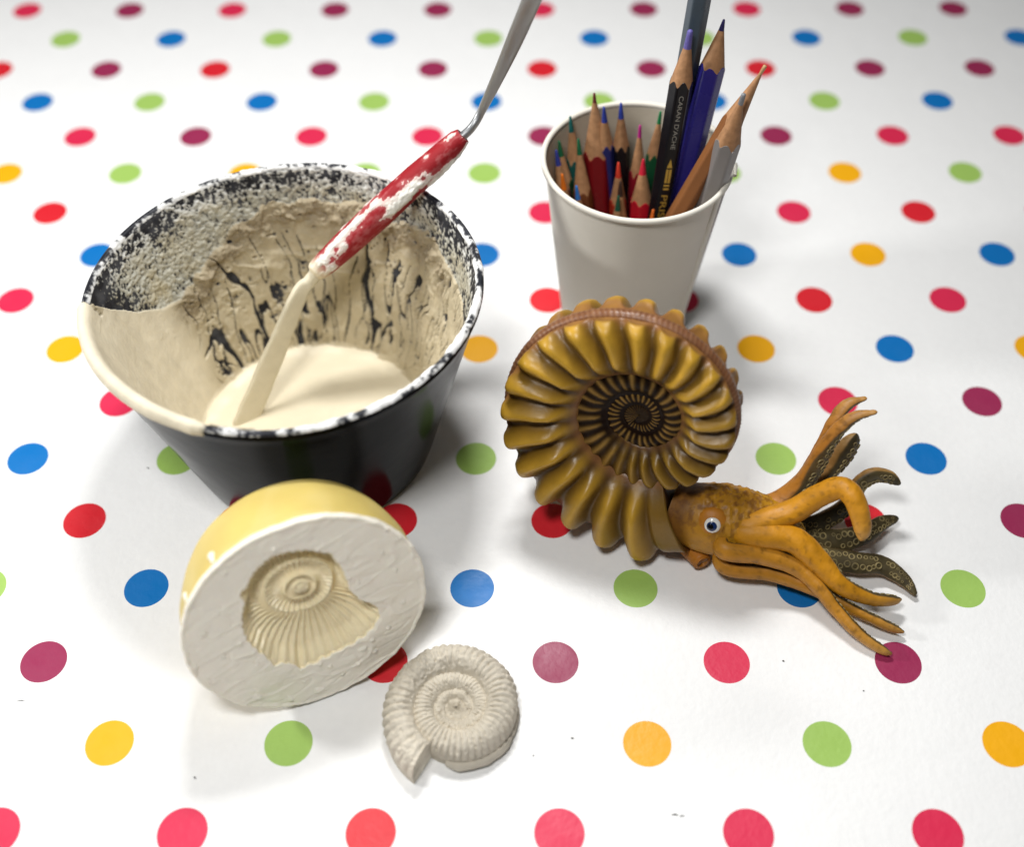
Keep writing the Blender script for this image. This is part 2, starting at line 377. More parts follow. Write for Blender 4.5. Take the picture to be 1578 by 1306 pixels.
def build_spatula():
    rimP = at(640, 277, 98.5); H0 = at(486, 420, 64)
    d = unit(rimP-H0)
    # extend to the far end of the handle
    ls = np.linspace(60, 160, 400); cand = H0+ls[:, None]*d
    dd = cand-CAM; pxs = PPX+F_PX*(dd@_rt)/(dd@_fw); Lh = ls[np.argmin(np.abs(pxs-713))]
    H1 = H0+d*Lh
    tip = at(378, 652, 5.0)
    rt = root('plaster_spatula', tip, 'red handled spatula coated in plaster, leaning in the black bowl', 'spatula')
    tocam = unit(CAM-rimP)
    # handle
    t = np.linspace(0, 1, 60)
    r = np.interp(t, [0, 0.015, 0.06, 0.2, 0.45, 0.7, 0.9, 0.97, 1], [3.6, 4.4, 4.9, 5.6, 6.1, 5.7, 4.7, 4.2, 3.2])
    path = H0+t[:, None]*(H1-H0)
    red = material('red_lacquer', lin(152, 22, 32), rough=0.5, spec=0.4, bumps=((300, 0.0004, 0.3),), var=0.25, var_scale=150, rough_var=0.12)
    V, Fc, P, sd, u2, tt = tube(path, r, tocam, n=32)
    mesh_obj('handle', V, Fc, red, rt)
    # crust on the handle
    k, n = 340, 150; t = np.linspace(0.0, 1, k); a = np.arange(n)*2*math.pi/n
    rr = np.interp(t, [0, 0.015, 0.06, 0.2, 0.45, 0.7, 0.9, 0.97, 1], [3.6, 4.4, 4.9, 5.6, 6.1, 5.7, 4.7, 4.2, 3.2])
    T, A = np.meshgrid(t, a, indexing='ij')
    L = Lh*T; Q = np.stack([L, 6*np.cos(A), 6*np.sin(A)], -1)
    nz = fbm(Q, 4.5, 4, 301); nz2 = fbm(Q*np.array([0.45, 1, 1]), 2.2, 3, 302)
    def blob(tc, ac, tw, aw): return np.exp(-((T-tc)/tw)**2-((np.mod(A-ac+math.pi, 2*math.pi)-math.pi)/aw)**2)
    m = -0.34+0.66*nz+0.50*nz2+1.15*blob(0.62, 0.35*math.pi, 0.13, 0.42)+0.85*blob(0.06, 0.62*math.pi, 0.09, 0.7)+0.55*blob(0.3, 0.70*math.pi, 0.25, 0.28)
    m += 0.95*blob(0.85, 0.06*math.pi, 0.16, 0.35)+0.35*blob(0.22, 0.45*math.pi, 0.1, 0.5)
    h = np.where(m > 0, 0.05+1.1*np.clip(m, 0, 0.9)+0.12*fbm(Q, 1.2, 2, 303), 0.05)
    c0 = H0+T[..., None]*(H1-H0); sdv = sd[30]; uv = u2[30]
    W = c0+((rr[:, None]+h)[..., None])*(np.cos(A)[..., None]*sdv+np.sin(A)[..., None]*uv)
    C = np.where((m > 0.35)[..., None], lin(238, 236, 228), lin(222, 214, 205))
    thin = np.clip(1-m/0.25, 0, 1)[..., None]; C = C*(1-0.45*thin)+lin(196, 120, 118)*0.45*thin
    fl = 0.6*(sstep(-0.40, 0.02, m+0.15*fbm(Q*np.array([0.3, 1, 1]), 1.5, 3, 304))*0.75)[..., None]; red_c = lin(146, 18, 28)*(1-fl)+lin(190, 112, 112)*fl
    C = np.where((m > 0)[..., None], C, red_c)
    lo = sstep(0.10, 0.0, T)[..., None]; C = C*(1-lo)+lin(222, 210, 182)*lo
    o = mesh_obj('dried_plaster', W, grid_faces(k, n, closed_v=True), plaster_wet, rt, col=C.reshape(-1, 3))
    o['label'] = 'white plaster smears on the red handle'
    # lower blade, flat, coated in wet plaster
    m0 = H0+d*2
    mid = at(462, 452, 57)
    end = tip+unit(tip-mid)*2.0
    bp = spline([m0, mid*0.5+m0*0.5+np.array([0.3, 0.4, -0.2]), mid, mid*0.72+end*0.28, mid*0.45+end*0.55, mid*0.15+end*0.85, end], 80)
    tb = np.linspace(0, 1, 80)
    half = np.interp(tb, [0, 0.10, 0.2, 0.32, 0.45, 0.62, 0.85, 0.97, 1], [3.2, 2.9, 2.7, 3.4, 4.4, 5.0, 5.6, 5.6, 5.2])
    th = np.interp(tb, [0, 0.12, 0.25, 0.4, 1], [3.2, 2.7, 2.0, 1.5, 1.3])
    nrm = unit(0.78*unit(CAM-mid)+0.55*np.array([1, 0.1, 0.1]))
    n = 48; a = np.arange(n)*2*math.pi/n
    se = 0.45
    ca, sa = np.sign(np.cos(a))*np.abs(np.cos(a))**se, np.sign(np.sin(a))*np.abs(np.sin(a))**se
    tg = np.gradient(bp, axis=0); tg /= np.linalg.norm(tg, axis=1)[:, None]
    sd = np.cross(tg, nrm); sd /= np.linalg.norm(sd, axis=1)[:, None]; u2 = np.cross(sd, tg)
    sh = sstep(0.1, 0.35, tb)[:, None]; cax = np.cos(a)[None]*(1-sh)+ca[None]*sh; sax = np.sin(a)[None]*(1-sh)+sa[None]*sh
    P = bp[:, None]+half[:, None, None]*cax[..., None]*sd[:, None]+th[:, None, None]*sax[..., None]*u2[:, None]
    P = P+0.28*fbm(P, 7, 3, 321)[..., None]*u2[:, None]+0.22*fbm(P, 5, 3, 322)[..., None]*sd[:, None]
    Fc = grid_faces(80, n, closed_v=True).tolist()+[list(range(n)), list(range(79*n, 80*n))[::-1]]
    o = mesh_obj('blade', P, Fc, plaster_wet, rt, col=np.tile(lin(214, 205, 180), (80*n, 1)))
    o['label'] = 'lower blade coated in cream plaster'
    # upper steel blade
    N1 = H1+d*5.0; B1 = at(746, 163, N1[2]+8); B2 = at(786, 78, N1[2]+34); B3 = at(836, -40, N1[2]+66); B4 = at(862, -105, N1[2]+78)
    up = spline([H1-d*3, N1, B1, B2, B3, B4], 70); tu = np.linspace(0, 1, 70)
    hw = np.interp(tu, [0, 0.2, 0.36, 0.5, 0.65, 0.85, 0.97, 1], [1.9, 1.7, 1.7, 2.6, 3.7, 4.2, 3.4, 1.5]); ht = np.interp(tu, [0, 0.3, 0.5, 1], [1.7, 1.5, 0.9, 0.6])
    V, Fc, *_ = tube(up, np.stack([hw, ht], -1), unit(tocam+np.array([0.35, 0, 0])), n=28)
    steel = material('brushed_steel', lin(176, 178, 180), rough=0.38, metal=0.85, bumps=((260, 0.0003, 0.2),), rough_var=0.1)
    o = mesh_obj('steel_blade', V, Fc, steel, rt)
build_spatula()

# ------------------------------------------------------------------ coiled shell generator
def coil(rfun, th, prof, rib, C, u, v, n):
    """th samples along the spiral, prof (m,2): (h 0 inner .. 1 outer, w fraction); returns points (nt,m,3) and rib (nt,m)"""
    R = rfun(th); Ri = rfun(th-2*math.pi)*0.93
    hh = prof[:, 0]; ww = prof[:, 1]
    c = rib(th[:, None], hh[None, :], ww[None, :])
    rho = Ri[:, None]+(R-Ri)[:, None]*hh[None, :]
    return R, Ri, rho, c

def frame(tau, psi):
    u = np.array([math.cos(psi), math.sin(psi), 0]); v = np.array([-math.sin(psi)*math.sin(tau), math.cos(psi)*math.sin(tau), math.cos(tau)])
    return u, v, np.cross(u, v)

# ------------------------------------------------------------------ ammonite figurine
KS = 0.9865
SC = CAM+(np.array([31.925, 138.796, 58.640])-CAM)*KS
SU, SV, SN = frame(0.21339, -0.3221)
SR0, SB, TH_END = 37.04*KS, 0.10954, 5.20
srad = lambda th: SR0*np.exp(SB*th)

def build_figurine():
    foot = SC+0.0; foot[2] = 0
    rt = root('ammonite_figurine', foot, 'glossy brown ammonite toy with a ribbed coiled shell and orange squid arms', 'figurine')
    # --- shell
    th = np.concatenate([np.linspace(-21, -1.6, 900, endpoint=False), np.linspace(-1.6, TH_END, 620)])
    half = np.array([(-0.10, 0.30), (-0.03, 0.46), (0.03, 0.62), (0.10, 0.76), (0.18, 0.86), (0.27, 0.93), (0.37, 0.98), (0.47, 1.0), (0.57, 1.0), (0.66, 0.99), (0.74, 0.965), (0.81, 0.93),
                     (0.87, 0.88), (0.92, 0.82), (0.955, 0.75), (0.975, 0.67), (0.985, 0.58), (0.985, 0.48), (0.975, 0.38), (0.965, 0.28), (0.96, 0.18), (0.96, 0.08)])
    prof = np.vstack([half, half[::-1]*np.array([1, -1])])
    R = srad(th); Ri = np.where(th < -21+2*math.pi, -0.3*R, srad(th-2*math.pi)*0.95)
    # rib phase: 0.268 rad spacing on the last whorl, closer on the inner ones
    D = 0.268; th0 = -0.7443
    phase = np.where(th > -1.2, (th-th0)/D, (-1.2-th0)/D+(th+1.2)/0.228)
    hh = np.clip(prof[:, 0], 0, 1); aw = np.abs(prof[:, 1])
    PHS = phase[:, None]+0.08*np.sin(math.pi*hh)[None]-0.14*(hh**3)[None]+0.02
    w_in = sstep(-2.5, -0.9, th)[:, None]                     # 0 on inner whorls, 1 on the last
    fr = PHS-np.round(PHS)
    c_out = (0.5+0.5*np.cos(2*math.pi*fr))**0.85
    jit = 0.55+0.45*vnoise(np.stack([np.round(PHS)*3.1, 0*PHS, 0*PHS], -1), 1.3, 403)
    fr_in = fr+0.10*vnoise(np.stack([np.round(PHS)*2.3, hh[None]*2+0*PHS, 0*PHS], -1), 1.0, 404)
    c_in = np.exp(-(fr_in/(0.17+0.06*jit))**2)*(0.55+0.45*jit)*(0.15+0.85*sstep(-18, -12, th))[:, None]*sstep(0.10, 0.24, hh)[None]*(1-sstep(0.80, 0.95, hh))[None]
    c = c_out*w_in+c_in*(1-w_in)
    lipf = sstep(4.96, 5.06, th)[:, None]; c = c*(1-lipf)+0.30*lipf
    flank = sstep(0.02, 0.3, hh)*(1-0.35*sstep(0.85, 1.0, hh)); shoulder = np.exp(-((hh-0.90)/0.22)**2)*sstep(0.3, 0.62, aw)
    amp_w = (0.092*w_in+0.026*(1-w_in))
    lastq = (1+0.22*sstep(3.0, 4.8, th))[:, None]
    cb = np.clip(c*1.45, 0, 1); cb = cb*cb*(3-2*cb)
    Wb = 0.172*(0.80+0.20*w_in)
    bulge = (0.30+0.80*np.sin(math.pi*np.clip(hh*0.86+0.09, 0, 1))**1.2)*np.sign(prof[:, 1])
    pw = prof[:, 1][None]*w_in+bulge[None]*(1-w_in)
    w = R[:, None]*(pw*Wb+np.sign(prof[:, 1])[None]*amp_w*c*flank[None]*lastq)
    rho = Ri[:, None]+(R-Ri)[:, None]*prof[:, 0][None]
    rho = rho*(1-0.035*w_in*shoulder[None])+R[:, None]*(0.070*w_in*lastq+0.01*(1-w_in))*(cb-0.40)*shoulder[None]
    # the mouth flares a little
    w = np.where(w < 0, w*1.4, w)
    P = SC+rho[..., None]*(np.cos(th)[:, None, None]*SU+np.sin(th)[:, None, None]*SV)+w[..., None]*SN
    P = P+0.7*fbm(P, 8, 4, 401)[..., None]*SN+0.5*fbm(P, 7, 3, 405)[..., None]*SV
    P[..., 2] = np.maximum(P[..., 2], 0.15)
    m = len(prof)
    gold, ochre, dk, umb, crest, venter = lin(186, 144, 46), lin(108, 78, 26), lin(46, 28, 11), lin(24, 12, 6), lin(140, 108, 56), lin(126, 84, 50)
    cc = np.clip(c, 0, 1)[..., None]; wo = w_in[..., None]
    noise = fbm(P, 8, 3, 402)[..., None]
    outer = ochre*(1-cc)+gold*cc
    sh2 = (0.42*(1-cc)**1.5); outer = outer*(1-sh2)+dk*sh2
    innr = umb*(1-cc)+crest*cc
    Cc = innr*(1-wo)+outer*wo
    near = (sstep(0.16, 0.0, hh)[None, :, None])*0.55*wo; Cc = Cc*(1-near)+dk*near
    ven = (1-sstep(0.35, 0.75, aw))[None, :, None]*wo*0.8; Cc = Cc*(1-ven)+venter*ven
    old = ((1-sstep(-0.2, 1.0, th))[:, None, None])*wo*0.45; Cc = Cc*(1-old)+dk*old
    Cc = Cc*(1+0.18*noise)
    Fc = grid_faces(len(th), m, closed_v=True, flip=True).tolist()
    # close the mouth a little way in
    ctr = len(P.reshape(-1, 3)); last = (len(th)-1)*m
    mouth_c = P[-1].mean(0)-6*unit(-math.sin(TH_END)*SU+math.cos(TH_END)*SV)
    V = np.vstack([P.reshape(-1, 3), mouth_c]); Cv = np.vstack([Cc.reshape(-1, 3), dk*0.6])
    Fc += [[last+i, ctr, last+(i+1) % m] for i in range(m)]
    Fc += [[i, (i+1) % m, ctr+1] for i in range(m)]; V = np.vstack([V, SC+SN*0.9]); Cv = np.vstack([Cv, umb])
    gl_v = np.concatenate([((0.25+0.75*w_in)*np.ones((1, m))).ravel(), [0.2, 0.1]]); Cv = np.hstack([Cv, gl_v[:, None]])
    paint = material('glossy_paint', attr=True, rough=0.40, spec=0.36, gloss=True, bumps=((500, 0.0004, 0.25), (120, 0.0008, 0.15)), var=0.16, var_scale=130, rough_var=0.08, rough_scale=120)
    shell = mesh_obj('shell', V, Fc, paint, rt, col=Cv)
    shell['label'] = 'coiled ribbed shell with a dark sunken centre'
    # --- braided keel along the outside
    tk = np.linspace(-0.9, TH_END-0.05, 1500); n = 14; a = np.arange(n)*2*math.pi/n
    Rk = srad(tk); A, T = np.meshgrid(a, tk)
    tw = np.mod(T/0.036, 1.0); chev = np.abs(np.sin(A))
    br = 1+0.16*np.sin(2*math.pi*(T/0.046)+2.6*np.abs(np.sin(A)))+0.08*np.sin(T*37.0)
    rk = Rk[:, None]*0.048
    rho = Rk[:, None]*0.972+rk*np.cos(A)*0.95*(0.75+0.25*br)
    wk = rk*np.sin(A)*1.25
    P = SC+rho[..., None]*(np.cos(T)[..., None]*SU+np.sin(T)[..., None]*SV)+wk[..., None]*SN
    P[..., 2] = np.maximum(P[..., 2], 0.1)
    kc = lin(112, 72, 46)*(1-np.clip(br-0.9, 0, 0.4)[..., None])+lin(168, 128, 92)*np.clip(br-0.9, 0, 0.4)[..., None]
    mesh_obj('keel', P, grid_faces(len(tk), n, closed_v=True), paint, shell, col=kc.reshape(-1, 3))

    # --- head
    zc = lambda x, y: (1040+x/2.9675, 580+y/2.9675)
    hp = np.array([at(1040, 783, 17), at(1068, 793, 17.5), at(1098, 800, 18), at(1132, 804, 18.5), at(1168, 808, 19), at(1200, 812, 19), at(1222, 815, 18.5), at(1240, 817, 18)])
    hr = np.array([11.5, 13.2, 14.4, 14.2, 12.8, 11.0, 7.5, 1.0]); hr2 = np.array([11.5, 13.2, 14.2, 13.6, 12.0, 10.2, 7.0, 1.0])
    k, n = 150, 120
    hs = spline(np.hstack([hp, hr[:, None], hr2[:, None]]), k); path = hs[:, :3]
    V, Fc, P, sd, u2, tg = tube(path, hs[:, 3:5], (0, 0, 1), n=n)
    Q = P.copy(); nrm = P-path[:, None]; nrm /= np.linalg.norm(nrm, axis=-1)[..., None]
    along = np.linspace(0, 1, k)[:, None]
    topw = np.clip(nrm[..., 2]*1.2+0.1, 0, 1)
    wart = np.clip(vnoise(Q, 1.6, 411)-0.05, 0, 1)*1.15+0.3*fbm(Q, 1.2, 2, 412)
    P = P+nrm*((wart*topw*sstep(0.12, 0.25, along)*(1-sstep(0.72, 0.9, along)))*0.85+0.35*fbm(Q, 9, 2, 413))[..., None]
    # shallow furrows that separate the arm roots
    P = P-nrm*(0.9*np.clip(1-np.abs(fbm(Q*np.array([0.35, 1, 1]), 7, 2, 414))*5, 0, 1)*sstep(0.4, 0.8, along))[..., None]
    orange, brown, yel = lin(174, 122, 24), lin(118, 76, 28), lin(190, 140, 24)
    mott = 0.95*np.clip(0.75*sstep(0.05, 0.35, fbm(Q, 1.7, 3, 415)+0.12*topw)+0.35*sstep(-0.1, 0.5, fbm(Q, 7, 2, 417)), 0, 0.9)*topw*(1-sstep(0.6, 0.9, along))
    cool = (1-sstep(-0.6, 0.2, nrm[..., 2]))
    C = orange*(1-mott[..., None])+brown*mott[..., None]
    y = (sstep(0.35, 0.75, along)*np.ones(n))[..., None]*0.6; C = C*(1-y*(1-mott[..., None]))+yel*y*(1-mott[..., None])
    C = C*(1+0.12*fbm(Q, 5, 3, 416))[..., None]
    collar = (1-sstep(0.10, 0.20, along))[..., None]*0.75; C = C*(1-collar)+lin(92, 56, 28)*collar
    skin = material('painted_skin', attr=True, rough=0.50, spec=0.38, bumps=((650, 0.0004, 0.35), (220, 0.0008, 0.25)), var=0.12, var_scale=200, rough_var=0.08)
    head = mesh_obj('head', P.reshape(-1, 3), Fc, skin, rt, col=C.reshape(-1, 3)); head['label'] = 'warty orange head with brown mottling'

    # --- eye on a low mound
    ec = at(1098, 808, 25.5); ed = unit(0.42*SN+0.58*unit(CAM-ec)+np.array([0.05, 0, -0.05]))
    def dome(c, d, r, squash, n=40, k=20, full=False):
        e1 = unit(np.cross(d, (0, 0, 1))); e2 = np.cross(e1, d)
        t = np.linspace(0, math.pi if full else math.pi*0.62, k); a = np.arange(n)*2*math.pi/n
        T, A = np.meshgrid(t, a, indexing='ij')
        return c+r*np.sin(T)[..., None]*(np.cos(A)[..., None]*e1+np.sin(A)[..., None]*e2)+r*squash*np.cos(T)[..., None]*d
    # sit the eye on the head surface
    ctr = path[np.argmin(np.linalg.norm(path-ec, axis=1))]
    es = ctr+unit(ec-ctr)*13.9
    es = CAM+ray(1098, 809)*((es-CAM)@_fw)
    M = dome(es-ed*2.2, ed, 6.4, 0.52, 56, 26)
    Mc = np.tile(lin(176, 112, 28), (M.shape[0]*M.shape[1], 1))
    mesh_obj('eye_socket', M, grid_faces(26, 56, closed_v=True, flip=True), skin, rt, col=Mc)
    gl = lambda nm, c: material(nm, c, rough=0.12, spec=0.6)
    E = dome(es+ed*0.65, ed, 3.15, 0.42)
    eye = mesh_obj('eye', E, grid_faces(20, 40, closed_v=True, flip=True), gl('eye_white', lin(232, 230, 224)), rt)
    e1 = unit(np.cross(ed, (0, 0, 1))); e2 = np.cross(e1, ed)
    I = dome(es+ed*1.55+e1*0.15-e2*0.15, ed, 2.05, 0.32)
    mesh_obj('iris', I, grid_faces(20, 40, closed_v=True, flip=True), gl('eye_blue', lin(26, 48, 96)), eye)
    I = dome(es+ed*2.02+e1*0.55-e2*0.30, ed, 1.25, 0.22)
    mesh_obj('pupil', I, grid_faces(20, 40, closed_v=True, flip=True), gl('eye_black', lin(8, 8, 14)), eye)

    # --- siphon below the head
    sp = spline([at(1062, 842, 5), at(1076, 858, 6), at(1083, 868, 6.5)], 24)
    V, Fc, P, *_ = tube(sp, np.interp(np.linspace(0, 1, 24), [0, 0.5, 0.9, 1], [4.5, 4.2, 3.8, 2.4]), (0, 0, 1), n=28)
    mesh_obj('siphon', V, Fc, skin, rt, col=np.tile(lin(168, 104, 26), (len(V), 1)))

    # --- ten arms; every control point: measured place in the picture, height above the table, radius
    axis0, axis1 = at(1200, 812, 18), at(1400, 850, 17)
    path_head = path.copy()
    arms = [
        ('upright', [(330, 640, 20, 6.5), (480, 585, 24, 5.4), (600, 480, 34, 4.4), (690, 335, 49, 3.7), (765, 235, 59, 3.2), (835, 185, 64, 2.2), (928, 165, 67, .7)], 'long orange arm raised upright, forked look at its tip'),
        ('upright', [(330, 620, 17, 6), (470, 585, 20, 4.6), (590, 480, 28, 3.8), (680, 330, 43, 3.5), (735, 215, 53, 3.3), (790, 135, 59, 2.6), (880, 100, 62, .7)], 'raised arm behind the upright one, tip bent right'),
        ('dark', [(430, 650, 15, 5), (560, 600, 17, 4.2), (660, 505, 22, 4.0), (745, 400, 29, 4.6), (800, 320, 36, 4.4), (832, 262, 41, 1.6)], 'broad curled arm with dark underside'),
        ('dark', [(430, 690, 13, 5), (600, 690, 12, 4.0), (700, 655, 13, 3.8), (790, 590, 17, 3.6), (845, 500, 24, 3.4), (905, 458, 27, 3.3), (980, 465, 26, 2.7), (1032, 497, 24, 1.0)], 'arm rising behind with grey tip bent right'),
        ('front', [(310, 695, 24, 5.5), (520, 628, 30, 4.6), (650, 552, 38, 4.2), (755, 512, 44, 4.1), (815, 555, 44, 3.9), (850, 650, 39, 3.4), (858, 710, 35, 2.9), (850, 755, 32, 1.0)], 'orange arm arched in front, tip curling down'),
        ('dark', [(430, 715, 12, 5), (600, 742, 9, 4.3), (750, 752, 7.5, 4.4), (870, 722, 7, 3.8), (950, 672, 7, 2.9), (1025, 650, 7, 1.1)], 'arm with dark suckers lying towards the red dot'),
        ('dark', [(430, 745, 12, 5), (650, 825, 8.5, 4.4), (830, 855, 7.5, 4.2), (950, 868, 6.5, 3.6), (1050, 935, 4.5, 2.5), (1103, 1003, 3, .9)], 'arm with dark suckers whose tip reaches furthest right'),
        ('front', [(310, 715, 24, 5), (530, 745, 24.5, 5.0), (650, 840, 20, 4.8), (750, 945, 15, 4.1), (880, 1008, 10.5, 3.3), (985, 1020, 8.5, 2.7), (1037, 1020, 7.5, .9)], 'bright orange arm stretched along the front'),
        ('low', [(220, 785, 21, 4), (400, 815, 19, 4.0), (560, 872, 16, 3.7), (660, 965, 13, 3.2), (740, 1065, 9, 2.9), (850, 1180, 5.5, 2.6), (950, 1250, 3.2, 2.0), (995, 1270, 2.4, .7)], 'lowest orange arm, tip on the maroon dot'),
        ('low', [(220, 850, 11, 4), (450, 900, 9, 3.6), (640, 970, 8, 3.1), (770, 1040, 7, 2.7), (900, 1105, 5.5, 2.4), (1000, 1150, 4.2, 2.0), (1050, 1172, 3.4, .8)], 'short dark arm between the two front orange arms'),
    ]
    skc = {'upright': (lin(172, 112, 38), lin(100, 84, 52)), 'dark': (lin(152, 112, 58), lin(92, 80, 50)), 'front': (lin(194, 132, 18), lin(90, 76, 44)), 'low': (lin(182, 124, 30), lin(84, 72, 46))}
    for ai, (kind, cps, lab) in enumerate(arms):
        cp = np.array([np.r_[path_head[int(56+2*ai)], 3.0]]+[np.r_[at(*zc(x, y), z), r*1.02] for x, y, z, r in cps])
        k, n = 110, 36
        S = spline(cp, k); path, rad = S[:, :3], np.maximum(S[:, 3], 1.25)
        sg = np.r_[0, np.cumsum(np.linalg.norm(np.diff(path, axis=0), axis=1))]
        rm = sg[-1]-sg; re = 2.0; rad = np.maximum(rad*np.sqrt(np.clip(1-np.clip(1-rm/re, 0, 1)**2, 0, 1)), 0.06)
        f = np.clip(((path-axis0)@(axis1-axis0))/((axis1-axis0)@(axis1-axis0)), 0, 3)[:, None]
        oral = axis0+f*(axis1-axis0)-path
        if ai == 4: oral = oral*0.4+np.array([0, 12, -16.0])
        if ai in (5, 6): oral = oral*0.3+unit(CAM-path[60])*14
        if ai == 3: oral = oral*0.3+unit(CAM-path[60])*10+np.array([6, 0, -4])
        if ai == 2: oral = oral*0.6+np.array([10.0, -6, -2])
        tg = np.gradient(path, axis=0); tg /= np.linalg.norm(tg, axis=1)[:, None]
        oral = oral-(oral*tg).sum(1)[:, None]*tg; oral /= np.maximum(np.linalg.norm(oral, axis=1), 1e-6)[:, None]
        for _ in range(12): oral[1:-1] = (oral[:-2]+oral[1:-1]*2+oral[2:])/4
        oral /= np.linalg.norm(oral, axis=1)[:, None]; sd = np.cross(tg, oral); sd /= np.linalg.norm(sd, axis=1)[:, None]; oral = np.cross(sd, tg)
        a = np.arange(n)*2*math.pi/n; ca, sa = np.cos(a), np.sin(a)
        flat = np.where(sa > 0, 0.62, 1.0)                      # flatter on the sucker side
        P = path[:, None]+rad[:, None, None]*(ca[None, :, None]*sd[:, None]*1.06+(sa*flat)[None, :, None]*oral[:, None])
        P = P+0.30*fbm(P, 4, 4, 430+ai, 0.6)[..., None]*oral[:, None]+0.18*fbm(P, 2.5, 3, 440+ai)[..., None]*sd[:, None]
        dn, un = skc[kind]
        w = sstep(0.05, 0.42, sa)[None, :, None]*np.ones((k, 1, 1))
        tipw = sstep(0.6, 1.0, np.linspace(0, 1, k))[:, None, None]
        nz = fbm(P, 5, 3, 450+ai)[..., None]
        dcol = dn*(1-0.45*tipw)+lin(182, 148, 92)*0.45*tipw
        ucol = un*(0.75+0.35*nz)
        C = dcol*(1-w)+ucol*w
        C = C*(1+0.16*nz)*(1-0.35*sstep(0.15, 0.5, fbm(P, 1.8, 3, 460+ai)))[..., None]
        P[..., 2] = np.maximum(P[..., 2], 0.12)
        Fc = grid_faces(k, n, closed_v=True, flip=True).tolist()+[list(range(n))[::-1], list(range((k-1)*n, k*n))]
        arm = mesh_obj('arm', P.reshape(-1, 3), Fc, skin, rt, col=C.reshape(-1, 3)); arm['label'] = lab
        # suckers: small raised rings in two rows on the flat side
        seg = np.r_[0, np.cumsum(np.linalg.norm(np.diff(path, axis=0), axis=1))]
        V, Fs, s = [], [], seg[-1]*0.28
        nb, mb = 12, 6; ab = np.arange(nb)*2*math.pi/nb; am = np.arange(mb)*2*math.pi/mb
        row = 0
        while s < seg[-1]*0.965:
            i = int(np.interp(s, seg, np.arange(k))); r = rad[i]
            R1 = max(0.28, r*0.27*(1+0.18*rng.normal())); off = (0.42 if row % 2 else -0.42)*r+0.10*r*rng.normal()
            c = path[i]+sd[i]*off+oral[i]*(r*0.62*math.sqrt(max(0.05, 1-(off/r)**2))+0.05)
            nn = unit(oral[i]+sd[i]*off/r*0.5); e1 = unit(np.cross(nn, tg[i])); e2 = np.cross(nn, e1)
            s += R1*1.0*(1+0.2*abs(rng.normal())); row += 1
            if rng.random() < 0.12: continue
            for qa in ab:
                for qm in am:
                    rr2 = R1*0.86+0.24*R1*math.cos(qm)
                    V.append(c+rr2*(math.cos(qa)*e1+math.sin(qa)*e2)+0.30*R1*math.sin(qm)*nn)
            b = len(V)-nb*mb
            for i1 in range(nb):
                for i2 in range(mb):
                    Fs.append([b+i1*mb+i2, b+((i1+1) % nb)*mb+i2, b+((i1+1) % nb)*mb+(i2+1) % mb, b+i1*mb+(i2+1) % mb])
        V = np.array(V); V[:, 2] = np.maximum(V[:, 2], 0.1)
        o = mesh_obj('suckers', V, Fs, skin, arm, col=np.tile(lin(142, 126, 84), (len(V), 1))*(1+0.4*vnoise(V, 2.4, 470+ai))[:, None]); o['kind'] = 'stuff'
build_figurine()

